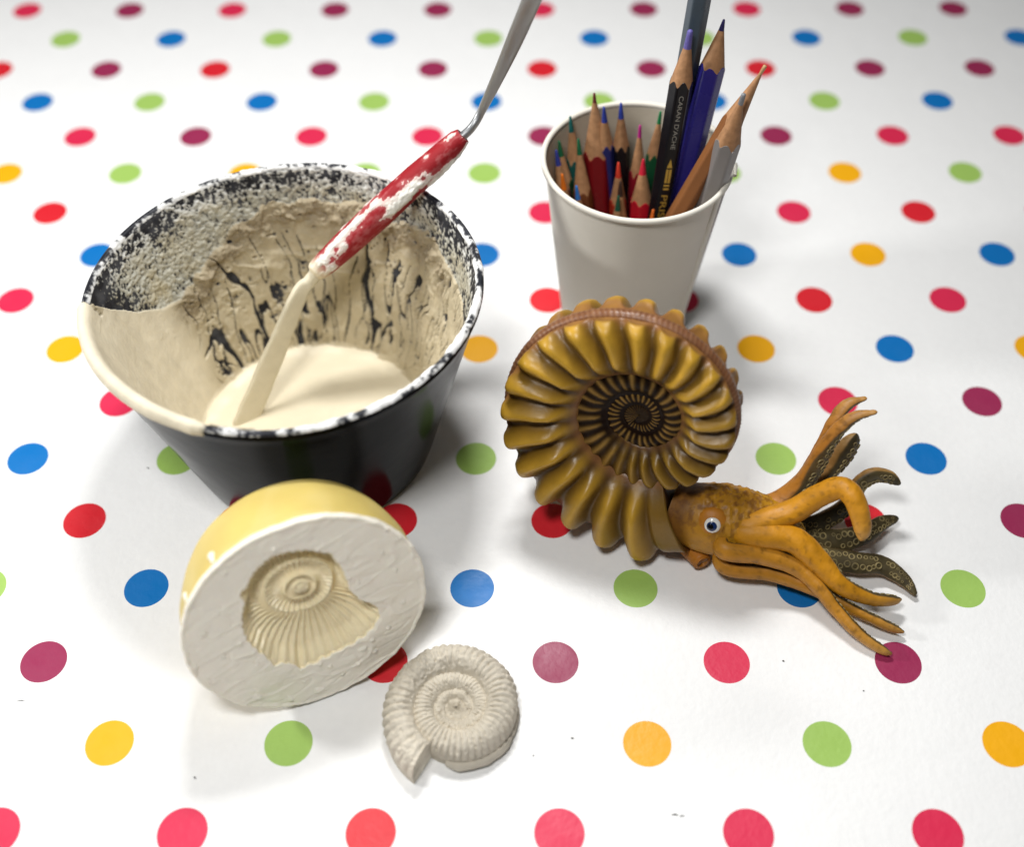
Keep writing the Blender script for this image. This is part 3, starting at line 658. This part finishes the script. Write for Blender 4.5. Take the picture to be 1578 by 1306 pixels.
# ------------------------------------------------------------------ silicone mould with an ammonite hollow
def build_mould():
    C0 = np.array([-87.2, 59.3, 44.6]); U, Vv, Nn = frame(0.209, 0.382)
    R, E, EA = 44.3, 0.945, 1.108
    def loc(px, py):
        d = ray(px, py); t = ((C0-CAM)@Nn)/(d@Nn); p = CAM+d*t-C0; return np.array([p@U, p@Vv])
    base = C0.copy(); base[2] = 0
    rt = root('silicone_mould', base, 'cream and yellow round mould with an ammonite shaped hollow, leaning by the bowl', 'mould')
    def orad(ph):                                            # outline of the face
        a = ph-EA; r = R*E/np.sqrt((E*np.cos(a))**2+np.sin(a)**2)
        return r
    z4 = lambda l: np.array([loc(260+x/3.436, 730+y/3.436) for x, y in l])
    cen = z4([(690, 640)])[0]
    outl = z4([(380, 640), (420, 600), (440, 545), (490, 490), (560, 440), (640, 420), (750, 413), (820, 428), (855, 428), (880, 475), (930, 540), (945, 585), (960, 625), (1000, 665), (1045, 680), (1085, 700), (1117, 735),
               (1105, 790), (1060, 845), (1010, 885), (900, 945), (820, 985), (700, 1035), (640, 1003), (560, 1018), (520, 970), (440, 910), (402, 840), (393, 760), (408, 685)])-cen
    oa = np.arctan2(outl[:, 1], outl[:, 0]); orr = np.hypot(outl[:, 0], outl[:, 1]); o = np.argsort(oa); oa, orr = oa[o], orr[o]
    nseg = 640; ph = -math.pi+np.arange(nseg)*2*math.pi/nseg
    rc = np.interp(ph, oa, orr, period=2*math.pi)
    q3 = np.stack([rc*np.cos(ph), rc*np.sin(ph), 0*ph], -1)
    # rib-cut ragged edge
    rc = rc*(1+0.012*np.sign(np.sin(ph*46))*np.abs(np.sin(ph*46))**0.6)+0.35*fbm(q3, 2.2, 3, 501)
    # spiral inside the hollow: outer edge is the outline itself, inner whorls shrink
    sc = z4([(712, 634)])[0]-cen                              # centre of the coil
    rows, cols = [], []
    tin = np.linspace(0.0, 1.0, 120)
    T, PH = np.meshgrid(tin, ph, indexing='ij'); RC = rc[None]+0*T
    X, Y = T*RC*np.cos(PH), T*RC*np.sin(PH)
    dx, dy = X-sc[0], Y-sc[1]; rr = np.hypot(dx, dy)+1e-6; pp = np.arctan2(dy, dx)
    # growth: angle measured from the mouth, which is at the lower right
    am = math.radians(-22); g = np.mod(pp-am, 2*math.pi)                         # 0 just past the mouth .. 2pi at the mouth
    r_in = 10.8+1.8*np.sin(g/2)                                                # seam between last and previous whorl
    last = rr > r_in
    edge_r = np.interp(np.arctan2(Y, X), oa, orr, period=2*math.pi)
    hw = np.clip((rr-r_in)/np.maximum(np.hypot(RC*np.cos(PH)-sc[0], RC*np.sin(PH)-sc[1])-r_in, 0.5), 0, 1)
    depth_last = 3.6+2.2*np.sin(math.pi*np.clip(hw, 0, 1)**0.8)-2.4*sstep(0.70, 1.0, hw)
    ribs = 0.5+0.5*np.cos(58*pp+7.0*hw-3.0*hw*hw)
    rib_amp = 1.05*sstep(0.0, 0.12, hw)*(1-0.4*sstep(0.9, 1, hw))
    d_last = depth_last+rib_amp*(ribs-0.5)
    # inner whorls by log spiral
    wn = np.log(np.maximum(rr, 0.6)/r_in)/0.78; frac = wn-np.floor(wn)
    d_in = 3.3+1.9*np.sin(math.pi*frac)**0.7*np.clip(rr/6, 0.2, 1)+0.42*np.cos(36*pp)*sstep(1.5, 4.5, rr)-0.3*np.clip(np.floor(-wn), 0, 4)
    dep = np.where(last, d_last, d_in)
    P3 = np.stack([X, Y, 0*X], -1); dep = dep+0.22*fbm(P3, 2.4, 3, 511)+0.5*fbm(P3, 12, 2, 512)
    def to3(x, y, w): return C0+(x+cen[0])[..., None]*U+(y+cen[1])[..., None]*Vv+w[..., None]*Nn
    inner = to3(X, Y, -dep)
    # wall of the hollow
    wd = dep[-1]; ws = np.linspace(0, 1, 9)[1:]
    k = ws[:, None]
    wallr = rc[None]*(1+0.0*k)+0.35*k**2
    wall = to3(wallr*np.cos(ph), wallr*np.sin(ph), -wd[None]*(1-k)+0*ph)
    # face
    A = np.stack([np.cos(ph), np.sin(ph)], -1)
    # distance from cen to face outline along ph
    out_r = np.zeros(nseg)
    for i in range(nseg):
        lo, hi = 0.0, 120.0
        for _ in range(40):
            mid = (lo+hi)/2; p = cen+A[i]*mid
            if np.hypot(*p) < orad(math.atan2(p[1], p[0])): lo = mid
            else: hi = mid
        out_r[i] = lo
    out_r = out_r+0.45*fbm(np.stack([out_r*np.cos(ph), out_r*np.sin(ph), 0*ph], -1), 5, 4, 521)
    tf = np.linspace(0, 1, 90)[1:]
    RF = wallr[-1][None]+(out_r-wallr[-1])[None]*tf[:, None]
    X, Y = RF*np.cos(ph), RF*np.sin(ph); P3 = np.stack([X, Y, 0*X], -1)
    smear = np.stack([X*0.55+Y*0.45, Y*1.5-X*0.6, 0*X], -1)
    W = 0.7*fbm(smear, 15, 3, 531)+0.34*np.clip(1-np.abs(fbm(smear, 13, 2, 532))*6, 0, 1)-0.25*np.clip(1-np.abs(fbm(smear, 9, 2, 533))*8, 0, 1)+0.08*fbm(P3, 2, 2, 534)
    W = W+0.45*np.exp(-((1-tf[:, None])/0.03)**2)+0.5*sstep(0.82, 0.9, vnoise(P3, 3.4, 535))
    W = W*sstep(0, 0.05, tf)[:, None]
    face = to3(X, Y, W)
    lip_n = 8; lips = []
    for j in range(1, lip_n+1):
        a = j/lip_n*math.pi*0.5
        rr2 = out_r+0.9*math.sin(a); lips.append(to3(rr2*np.cos(ph), rr2*np.sin(ph), W[-1]-0.9*(1-math.cos(a))-0.0*ph))
    skirt = [to3((out_r+0.8)*np.cos(ph), (out_r+0.8)*np.sin(ph), 0*ph-1.6-0.8*fbm(q3*1.0, 6, 3, 541)), to3((out_r-1.2)*np.cos(ph), (out_r-1.2)*np.sin(ph), 0*ph-2.6)]
    G = np.concatenate([inner, wall, face, np.array(lips), np.array(skirt)], 0)
    white, creamy = lin(248, 241, 225), lin(246, 232, 194)
    C = np.tile(white, (G.shape[0], nseg, 1)); ni = 120+8
    C[:ni] = creamy
    bl = sstep(0, 1, np.linspace(0, 1, 8))[:, None, None]
    C[120:128] = creamy*(1-bl)+white*bl
    C = C*(1+0.03*fbm(G, 10, 3, 551))[..., None]
    rubberw = material('cream_silicone', attr=True, rough=0.36, spec=0.5, bumps=((300, 0.0004, 0.2), (900, 0.0002, 0.2)), var=0.025, var_scale=140, sss=0.12)
    fo = mesh_obj('moulded_face', G, grid_faces(G.shape[0], nseg, closed_v=True, flip=True), rubberw, rt, col=C.reshape(-1, 3))
    fo['label'] = 'cream face with the hollow print of a ribbed ammonite'
    # yellow body behind the face
    prof = [(0.965, -0.6), (0.985, -1.6), (1.0, -3), (1.0, -6), (0.99, -12), (0.955, -18), (0.92, -23), (0.87, -28), (0.80, -32), (0.70, -34.5), (0.45, -36), (0.0, -36.5)]
    n = 160; pb = np.arange(n)*2*math.pi/n; rb = orad(pb)
    rows = []
    for s, w in prof:
        p = C0+(rb*s*np.cos(pb))[:, None]*U+(rb*s*np.sin(pb))[:, None]*Vv+w*Nn
        rows.append(p)
    Pb = np.array(rows); Pb = Pb+0.5*fbm(Pb, 22, 2, 561)[..., None]*Nn
    Pb[..., 2] = np.maximum(Pb[..., 2], 0.3)
    Cb = lin(204, 182, 104)*(1+0.07*fbm(Pb, 12, 3, 562))[..., None]
    pale = (sstep(0.1, 0.5, fbm(Pb, 16, 3, 563)))[..., None]*0.35; Cb = Cb*(1-pale)+lin(216, 198, 138)*pale
    yellow = material('yellow_silicone', attr=True, rough=0.5, spec=0.3, bumps=((160, 0.0006, 0.2),), var=0.06, var_scale=70, sss=0.1)
    mesh_obj('mould_body', Pb, grid_faces(len(prof), n, closed_v=True, flip=True), yellow, rt, col=Cb.reshape(-1, 3))['label'] = 'smooth yellow rubber body behind the cream face'
    # runs of cream rubber down the side
    for (x, y, w0, w1, r0) in ((300, 862, -8, -3, 1.5), (283, 940, -8, -4, 1.2), (545, 812, -1.2, 0.3, 1.7), (420, 822, -1, 0.4, 1.2)):
        l = loc(x, y); a = math.atan2(l[1], l[0]); rr = orad(np.array([a]))[0]*1.0+0.1
        pth = spline([C0+(rr*math.cos(a))*U+(rr*math.sin(a))*Vv+w*Nn for w in np.linspace(w0, w1, 4)], 24)
        nrm = unit(math.cos(a)*U+math.sin(a)*Vv)
        t = np.linspace(0, 1, 24); rd = r0*np.interp(t, [0, 0.06, 0.3, 0.6, 1], [0.15, 0.75, 1.0, 0.6, 0.5])
        V, Fc, *_ = tube(pth, np.stack([rd, rd*0.6], -1), nrm, n=16)
        mesh_obj('drip', V, Fc, rubberw, rt, col=np.tile(lin(238, 232, 214), (len(V), 1)))
build_mould()

# ------------------------------------------------------------------ plaster cast of an ammonite
def build_cast():
    cx, cy, _ = at(703, 1089, 9)
    rt = root('fossil_cast', (cx, cy, 0), 'small grey cream plaster ammonite cast lying on the tablecloth', 'fossil cast')
    b = 0.098
    rf = lambda th: 22.2*np.exp(np.where(th < 0, b*th, 0.052*th))*(1+0.07*sstep(3.1, 4.4, th))
    te = 4.2
    th = np.linspace(-19, te, 2000)
    half = np.array([(-0.12, 0.20), (-0.04, 0.42), (0.03, 0.62), (0.10, 0.78), (0.20, 0.91), (0.32, 0.99), (0.45, 1.0), (0.57, 0.97), (0.68, 0.90), (0.77, 0.80), (0.85, 0.67), (0.92, 0.50), (0.97, 0.30), (0.995, 0.10)])
    fine = spline(half, 42)
    low = np.array([(1.0, -0.15), (0.99, -0.5), (0.97, -0.9), (0.5, -0.95), (-0.1, -0.9)])
    prof = np.vstack([fine, low]); m = len(prof)
    R = rf(th); Ri = np.where(th < -19+2*math.pi, -0.3*R, rf(th-2*math.pi)*0.93)
    hh = np.clip(prof[:, 0], 0, 1)
    spacing = np.where(th > 0, 0.132, 0.132)
    PHS = th[:, None]/0.132+0.9*hh[None]**2-0.5*hh[None]
    c = np.abs(np.cos(math.pi*PHS))**0.8
    up = (prof[:, 1] > 0.0)*1.0
    T = 0.36*R[:, None]*np.where(th < -0.4, 0.95, 1.0)[:, None]
    T = np.minimum(T, 9.2)
    rho = Ri[:, None]+(R-Ri)[:, None]*prof[:, 0][None]
    lc = np.stack([rho*np.cos(th)[:, None], rho*np.sin(th)[:, None], T*prof[:, 1][None]], -1)
    worn = sstep(-0.25, 0.35, fbm(lc, 11, 3, 601)+0.15)
    zone = 1-0.75*np.exp(-((th-2.35)/0.55)**2)[:, None]*np.ones(m)      # battered stretch
    zone = zone*(1-0.6*sstep(3.2, 4.1, th))[:, None]
    amp = (1.35*np.clip(R/24, 0.25, 1.1))[:, None]*sstep(0.02, 0.2, hh)[None]*(0.45+0.55*worn)*zone
    wz = T*prof[:, 1][None]+(c-0.5)*amp*up[None]*np.clip(prof[:, 1], 0.15, 1)[None]
    rho = rho+(c-0.5)*amp*np.exp(-((hh-0.97)/0.2)**2)[None]*1.0*up[None]
    X, Y = rho*np.cos(th)[:, None], rho*np.sin(th)[:, None]
    Pl = np.stack([X, Y, wz], -1)
    rough = (0.45*fbm(Pl, 2.4, 4, 611, 0.6)+0.30*fbm(Pl, 0.9, 2, 612))*up[None]
    batter = (np.exp(-((th-2.3)/0.6)**2)+0.9*sstep(3.4, 4.2, th))[:, None]
    rough = rough-0.55*sstep(0.62, 0.75, vnoise(Pl, 1.0, 614))*up[None]
    rough = rough*(1+1.6*batter)+0.6*batter*fbm(Pl, 4, 3, 613)*up[None]
    wz = wz+rough
    base_h = 6.6
    # tilt: a little higher at the back
    Zw = np.maximum(wz+base_h+0.03*Y, 0.15)
    Zw = np.where(prof[:, 1][None] < -0.4, 0.15, Zw)
    P = np.stack([cx+X, cy+Y, Zw], -1)
    col = lin(208, 200, 184)*(1+0.07*fbm(Pl, 5, 3, 621))[..., None]
    V = P.reshape(-1, 3); Fc = grid_faces(len(th), m, closed_v=True, flip=True).tolist()
    Fc.append(list(range((len(th)-1)*m, len(th)*m)))
    nv = len(V); V = np.vstack([V, [[cx, cy, base_h+2.6]]]); Fc += [[i, (i+1) % m, nv] for i in range(m)]; col = np.vstack([col.reshape(-1, 3), col.reshape(-1, 3)[:1]])
    stone = material('dry_plaster', attr=True, rough=0.85, spec=0.2, bumps=((1400, 0.0003, 0.5), (500, 0.0004, 0.35)), var=0.07, var_scale=300)
    mesh_obj('cast_body', V, Fc, stone, rt, col=col.reshape(-1, 3))
    # thin ledge of plaster under the right-hand edge
    n = 120; a = np.linspace(-1.75, 0.35, n); prof = [(0.70, 4.2), (0.93, 4.0), (0.985, 3.5), (1.0, 2.2), (0.96, 0.2), (0.7, 0.2)]
    rr = (rf(a*0+0.0)+0.9+0.9*fbm(np.stack([22*np.cos(a), 22*np.sin(a), 0*a], -1), 7, 3, 631))*np.interp(a, [-1.75, -1.5, -1.0, 0.1, 0.35], [0.86, 0.95, 0.99, 0.97, 0.88])
    P = np.array([np.stack([cx+rr*s*np.cos(a), cy+rr*s*np.sin(a), z+0*a], -1) for s, z in prof])
    V = P.reshape(-1, 3)
    mesh_obj('plaster_ledge', V, grid_faces(len(prof), n, flip=True), stone, rt, col=np.tile(lin(208, 200, 184), (len(V), 1)))
build_cast()

# ------------------------------------------------------------------ paper cup
CX, CY, CH, CR, CB = 35.6, 249.0, 95.0, 40.6, 28.6
def build_cup():
    rt = root('paper_cup', (CX, CY, 0), 'white paper cup filled with coloured pencils', 'cup')
    paper = material('white_paper', lin(222, 217, 205), rough=0.55, spec=0.35, bumps=((500, 0.0003, 0.15), (40, 0.001, 0.1)), var=0.02, var_scale=60)
    rad = lambda z: CB+(CR-1.6-CB)*z/CH
    n = 160; a = np.arange(n)*2*math.pi/n
    paper_in = material('shaded_inner_paper', lin(196, 186, 168), rough=0.8, spec=0.15, bumps=((500, 0.0003, 0.2),), var=0.03, var_scale=60)  # inside toned darker tan to stand in for the shade within the cup
    prof = [(CB-0.7, 9.0), (CB-1.3, 0.4), (CB-0.4, 0.2), (rad(0), 0.5), (rad(20), 20), (rad(45), 45), (rad(70), 70), (rad(92.5), 92.5)]
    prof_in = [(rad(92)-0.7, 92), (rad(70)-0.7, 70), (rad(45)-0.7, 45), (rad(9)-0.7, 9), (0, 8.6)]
    def lathe(prof, warp=0.0):
        P = np.array([np.stack([CX+r*np.cos(a), CY+r*np.sin(a), z+0*a], -1) for r, z in prof]); return P
    mesh_obj('cup_wall', lathe(prof), grid_faces(len(prof), n, closed_v=True, flip=True), paper, rt)
    mesh_obj('inner_wall', lathe(prof_in), grid_faces(len(prof_in), n, closed_v=True, flip=True), paper_in, rt)
    # rolled rim
    b = np.arange(18)*2*math.pi/18
    ring = np.array([np.stack([CX+(CR-1.3+1.2*math.cos(t))*np.cos(a), CY+(CR-1.3+1.2*math.cos(t))*np.sin(a), CH-1.8+1.3*math.sin(t)+0.25*np.sin(2*a+1)], -1) for t in b])
    mesh_obj('rolled_rim', ring, grid_faces(18, n, closed_v=True, closed_u=True, flip=True), paper, rt)
    # glued seam on the right
    s0 = math.radians(-38); z = np.linspace(0.6, 92, 20)
    rows = []
    for da, dr in ((-0.002, 0.0), (0.0, 0.48), (0.16, 0.40), (0.20, 0.0)):
        aa = s0+da; rows.append(np.stack([CX+(rad(z)+dr)*math.cos(aa), CY+(rad(z)+dr)*math.sin(aa), z], -1))
    mesh_obj('seam', np.array(rows), grid_faces(4, 20), paper, rt)
    # the overlap makes a small beak in the rim
    aa = math.radians(-8)
    c = np.array([CX+(CR-1.2)*math.cos(aa), CY+(CR-1.2)*math.sin(aa), CH-2.0])
    V, Fc, *_ = tube(spline([c+np.array([0.6, -5, -0.1]), c+np.array([0.9, -1.5, 0.3]), c+np.array([1.4, 0.8, 0.7]), c+np.array([2.0, 1.8, 1.0])], 16), np.array([0.9]*3+[1.1]*8+[1.0, 0.9, 0.8, 0.6, 0.4]), (0, 0, 1), n=16)
    mesh_obj('rim_overlap', V, Fc, paper, rt)
build_cup()

# ------------------------------------------------------------------ pencils
wood = material('pencil_wood', lin(162, 120, 84), rough=0.6, spec=0.3, bumps=((900, 0.0003, 0.4),), var=0.22, var_scale=420)
_paint = {}
def paint_mat(c, rough=0.32):
    if c not in _paint:
        _paint[c] = material('pencil_paint', lin(*c), rough=rough, spec=0.32, bumps=((400, 0.0002, 0.15),), var=0.08, var_scale=90, rough_var=0.08)
    return _paint[c]
_lead = {}
def lead_mat(c):
    if c not in _lead: _lead[c] = material('pencil_lead', lin(*c), rough=0.5, spec=0.4, bumps=((1500, 0.0003, 0.5),), var=0.1, var_scale=600)
    return _lead[c]

def pencil(tip_px, tip_z, foot, body, lead, label, R=3.7, cone=20.0, lead_len=7.5, round_body=False, length=None, blunt=0.55, wood_m=None, spin=None, tip_cut=False):
    tip = at(tip_px[0], tip_px[1], tip_z); foot = np.array([CX+foot[0], CY+foot[1], 9.4])
    ax = unit(tip-foot); L = np.linalg.norm(tip-foot)
    rt = root('coloured_pencil', foot, label, 'pencil', 'coloured pencils in the paper cup')
    tc = unit(CAM-tip); nf = unit(tc-(tc@ax)*ax)
    sd = np.cross(ax, nf)                                        # nf: direction of the face that looks at the viewer
    n = 48; a = np.arange(n)*2*math.pi/n+(spin or 0.0)
    base_a = np.arange(n)*2*math.pi/n
    if round_body: Rh = np.full(n, R)
    else:
        m = np.mod(base_a+math.pi/6, math.pi/3)-math.pi/6       # flat facing the viewer at angle 0
        Rh = np.minimum(R*0.93/np.cos(m), R*1.035)
    dirs = np.cos(a)[:, None]*nf+np.sin(a)[:, None]*sd
    slope = R/cone
    zb = L-Rh/slope*1.0                                         # where the sharpened cone meets the painted side
    wob = 0.35*np.sin(base_a*3+tip_px[0])+0.2*np.sin(base_a*7+tip_px[1]); zb = np.minimum(zb+wob, L-2)
    def ringp(z, r): return foot+np.asarray(z)[..., None]*ax+np.asarray(r)[..., None]*dirs
    rows = [ringp(np.zeros(n), Rh*0.0), ringp(np.zeros(n), Rh*0.96), ringp(np.full(n, 0.4), Rh)]+[ringp(zb*f, Rh) for f in (0.3, 0.6, 0.9)]+[ringp(zb, Rh), ringp(zb+0.15, Rh-0.22)]
    if tip_cut:
        zb = np.full(n, L); rows = [ringp(np.zeros(n), Rh*0), ringp(np.zeros(n), Rh), ringp(zb*0.5, Rh), ringp(zb-0.3, Rh), ringp(zb, Rh*0.93), ringp(zb, Rh*0)]
    P = np.array(rows)
    ob = mesh_obj('barrel', P, grid_faces(len(rows), n, closed_v=True, flip=True), body, rt, smooth=False)
    if tip_cut: return rt, foot, ax, nf, sd, L, 0
    zl = L-lead_len; rl = slope*lead_len
    rows = [ringp(zb-0.05, Rh-0.12)]
    for f in (0.2, 0.45, 0.7, 0.9, 1.0):
        zz = zb+(zl-zb)*f; rr = (Rh-0.12)+(rl-(Rh-0.12))*f; rows.append(ringp(zz, rr))
    mesh_obj('sharpened_wood', np.array(rows), grid_faces(len(rows), n, closed_v=True, flip=True), wood_m or wood, rt)
    rows = [ringp(np.full(n, zl-0.3), np.full(n, rl*0.99))]
    rt_tip = blunt
    for f in (0.35, 0.7, 1.0):
        zz = zl+(L-zl)*f*0.9; rr = rl+(rt_tip-rl)*f; rows.append(ringp(np.full(n, zz), np.full(n, rr)))
    rows.append(ringp(np.full(n, zl+(L-zl)*0.97), np.full(n, rt_tip*0.7))); rows.append(ringp(np.full(n, L), np.full(n, 0.0)))
    P = np.array(rows); P[1:-1] += 0.12*fbm(P[1:-1], 0.8, 2, int(tip_px[0]))[..., None]*nf
    mesh_obj('lead_tip', P, grid_faces(len(rows), n, closed_v=True, flip=True), lead_mat(lead), rt)
    return rt, foot, ax, nf, sd, L, zb.min()

def zc6(x, y): return (800+x/2.612, y/2.612)
PM = paint_mat
pencil(zc6(302, 372), 109, (-9, 12), PM((128, 18, 26)), (104, 40, 36), 'thick dark red pencil with long sharpened tip, tallest on the left', R=6.0, cone=29, lead_len=4.5, blunt=0.5)
pencil(zc6(341, 428), 105, (-4, 17), PM((38, 44, 110)), (44, 62, 150), 'blue tipped pencil half hidden behind the thick dark red one', R=3.5)
pencil(zc6(410, 412), 106, (0, 16), PM((16, 16, 22)), (44, 64, 158), 'black pencil with blue lead between the dark red and magenta ones', R=3.8, cone=22)
pencil(zc6(205, 466), 98, (-17, 12), PM((24, 90, 84)), (12, 92, 88), 'teal tipped pencil standing highest beside the left cup wall', R=3.5, cone=22)
pencil(zc6(160, 565), 90, (-20, 5), PM((20, 78, 48)), (16, 92, 56), 'dark green pencil close to the left cup wall', R=3.5)
pencil(zc6(148, 602), 88, (-20, 0), PM((92, 60, 60)), (46, 58, 140), 'blue tipped pencil leaning on the far left cup wall', R=3.4)
pencil(zc6(238, 556), 93, (-15, -1), PM((120, 70, 40)), (22, 96, 60), 'short wide sharpened pencil with green lead left of the dark red one', R=4.0, cone=26)
pencil(zc6(172, 698), 84, (-21, -4), PM((200, 90, 20)), (232, 120, 30), 'short orange pencil tip just above the left rim', R=3.4, lead_len=8)
pencil(zc6(230, 746), 82, (-15, -9), PM((50, 110, 180)), (50, 120, 200), 'light blue pencil tip just above the front left rim', R=3.4, lead_len=7)
pencil(zc6(400, 652), 85, (-3, 2), PM((170, 50, 30)), (212, 62, 42), 'short pencil with orange red lead in the middle of the cup', R=3.6, cone=20)
pencil(zc6(408, 728), 80, (-3, -6), PM((70, 45, 30)), (58, 38, 30), 'short pencil with dark brown lead below the orange red one', R=3.5, cone=20)
pencil(zc6(400, 786), 77, (-6, -11), PM((30, 80, 50)), (24, 80, 58), 'short dark green tipped pencil lowest behind the front rim', R=3.5, cone=20)
pencil(zc6(500, 638), 90, (6, -4), PM((188, 22, 42)), (196, 30, 54), 'bright red pencil with crimson lead beside the black lettered one', R=4.6, cone=21, spin=0.35)
pencil(zc6(487, 502), 97, (5, 10), PM((140, 24, 40)), (178, 34, 128), 'pencil with magenta lead behind the bright red one', R=3.6, cone=24, lead_len=6)
pencil(zc6(570, 446), 102, (7, 14), PM((24, 84, 52)), (26, 120, 70), 'green tipped pencil half hidden behind the black lettered one', R=3.5, cone=22, lead_len=6)
bl = pencil(zc6(690, 118), 150, (8, -10), PM((14, 14, 20)), (92, 84, 150), 'black pencil with gold lettering and a purple metallic lead', R=4.7, cone=22, lead_len=7.5, blunt=1.1, spin=0.25)
pencil(zc6(825, 76), 150, (14, -3), PM((44, 40, 122), 0.28), (38, 34, 84), 'tall violet blue pencil right of the black lettered one', R=5.1, cone=20, lead_len=4.5, blunt=0.5)
pencil(zc6(752, -150), 172, (13, 10), PM((62, 74, 84)), (60, 60, 60), 'slate grey pencil whose end leaves the top of the picture', R=4.3, tip_cut=True)
pencil(zc6(905, 376), 138, (23, -8), PM((128, 124, 122)), (120, 122, 126), 'grey pencil with a blunt grey lead leaning on the right rim', R=5.0, cone=24, lead_len=5, blunt=0.9)
pencil(zc6(992, 262), 145, (-6, -16), PM((128, 82, 46), 0.45), (176, 142, 100), 'copper brown pencil leaning furthest right out of the cup', R=4.2, cone=26, lead_len=4.0, blunt=0.8)
pencil(zc6(540, 842), 72, (5, -14), PM((210, 90, 30)), (226, 110, 40), 'orange pencil tip barely showing behind the front rim', R=3.3, lead_len=7)

def pencil_print():
    rt, foot, ax, nf, sd, L, zb = bl
    sp = 0.25
    nrm = math.cos(sp)*nf+math.sin(sp)*sd; xd = -ax; yd = np.cross(nrm, xd)
    face = 4.7*0.93+0.03
    silver = material('grey_print', lin(150, 148, 140), rough=0.4, spec=0.5); gold = material('gold_print', lin(196, 160, 70), rough=0.35, spec=0.5, metal=0.3)
    def put(name, V2, Fc, z0, mat, h0=0.0):
        V2 = np.asarray(V2, float)
        P = foot+ax*z0+V2[:, 0, None]*xd+(V2[:, 1]+h0)[:, None]*yd+face*nrm
        return mesh_obj(name, P, Fc, mat, rt, smooth=False)
    def text(body, size, z0, mat, stretch, center=0.36):
        cu = bpy.data.curves.new('lettering', 'FONT'); cu.body = body; cu.size = 1.0
        tmp = bpy.data.objects.new('lettering', cu); COL.objects.link(tmp)
        dg = bpy.context.evaluated_depsgraph_get(); me = bpy.data.meshes.new_from_object(tmp.evaluated_get(dg))
        V = np.array([v.co[:2] for v in me.vertices]); Fc = [list(p.vertices) for p in me.polygons]
        bpy.data.objects.remove(tmp); bpy.data.curves.remove(cu); bpy.data.meshes.remove(me)
        V[:, 0] = (V[:, 0]-V[:, 0].min())/(V[:, 0].max()-V[:, 0].min())*stretch; V[:, 1] = (V[:, 1]-center)*size
        return put('lettering', V, Fc, z0, mat)
    z = zb-2.5
    o = text("CARAN D'ACHE", 2.6, z, silver, 24.0); o['label'] = "pale lettering CARAN D'ACHE down the pencil"
    # little pencil emblem
    z -= 28.5
    V, Fc = [], []
    def poly(pts): b = len(V); V.extend(pts); Fc.append(list(range(b, b+len(pts))))
    poly([(0, 0), (4.2, -1.15), (4.2, 1.15)]); poly([(4.9, -1.15), (11.5, -1.15), (11.5, -0.15), (4.9, -0.15)]); poly([(4.9, 0.15), (11.5, 0.15), (11.5, 1.15), (4.9, 1.15)])
    poly([(12.3, -1.2), (13.2, -1.2), (13.2, 1.2), (12.3, 1.2)]); poly([(14.0, -1.2), (14.9, -1.2), (14.9, 1.2), (14.0, 1.2)])
    o = put('emblem', V, Fc, z, gold); o['label'] = 'small gold pencil emblem'
    z -= 17.5
    o = text('PRISMALO', 3.9, z, gold, 29.0); o['label'] = 'gold lettering PRISMALO, partly below the rim'
pencil_print()

# ------------------------------------------------------------------ crumbs and scuffs on the cloth
def build_crumbs():
    dark = material('dark_grit', lin(44, 42, 40), rough=0.8, var=0.2, var_scale=800)
    spots = [(1040, 1257, 2.4, .5, 'longer dark fibre at the bottom edge near the pink dot'), (1051, 1259, 1.8, .4, 'shorter dark fibre beside the longer one at the bottom'), (882, 1139, 1.0, .6, 'dark grit left of the lower yellow dot'),
             (1207, 1020, 0.7, .6, 'tiny dark grit between crimson and maroon dots'), (300, 1200, 1.0, .6, 'tiny dark grit below the green dot by the mould'), (228, 722, 1.3, .5, 'dark grit left of the bowl beside the green dot'),
             (1331, 1066, 0.6, .5, 'tiny dark grit below the lowest orange arm'), (32, 1081, 3.0, .35, 'thin grey scuff left of the yellow dot'), (822, 1166, 0.6, .5, 'tiny dark grit right of the fossil cast')]
    for i, (x, y, l, w, lab) in enumerate(spots):
        c = at(x, y, 0.0); a = rng.uniform(-0.5, 0.5); n = 10
        t = np.linspace(0, 1, 9); pth = np.stack([(t-0.5)*l*math.cos(a), (t-0.5)*l*math.sin(a)+0.15*np.sin(t*4), 0*t+w*0.30], -1)+c
        V, Fc, *_ = tube(pth, w*0.5*np.sin(math.pi*np.clip(t, 0.08, 0.92))**0.6, (0, 0, 1), n=n, squash=0.6)
        V = V+0.12*w*vnoise(V, 0.4, 700+i)[:, None]
        o = mesh_obj('grit', V, Fc, dark, origin=c); tag(o, lab, 'grit', 'specks of grit on the tablecloth')
build_crumbs()
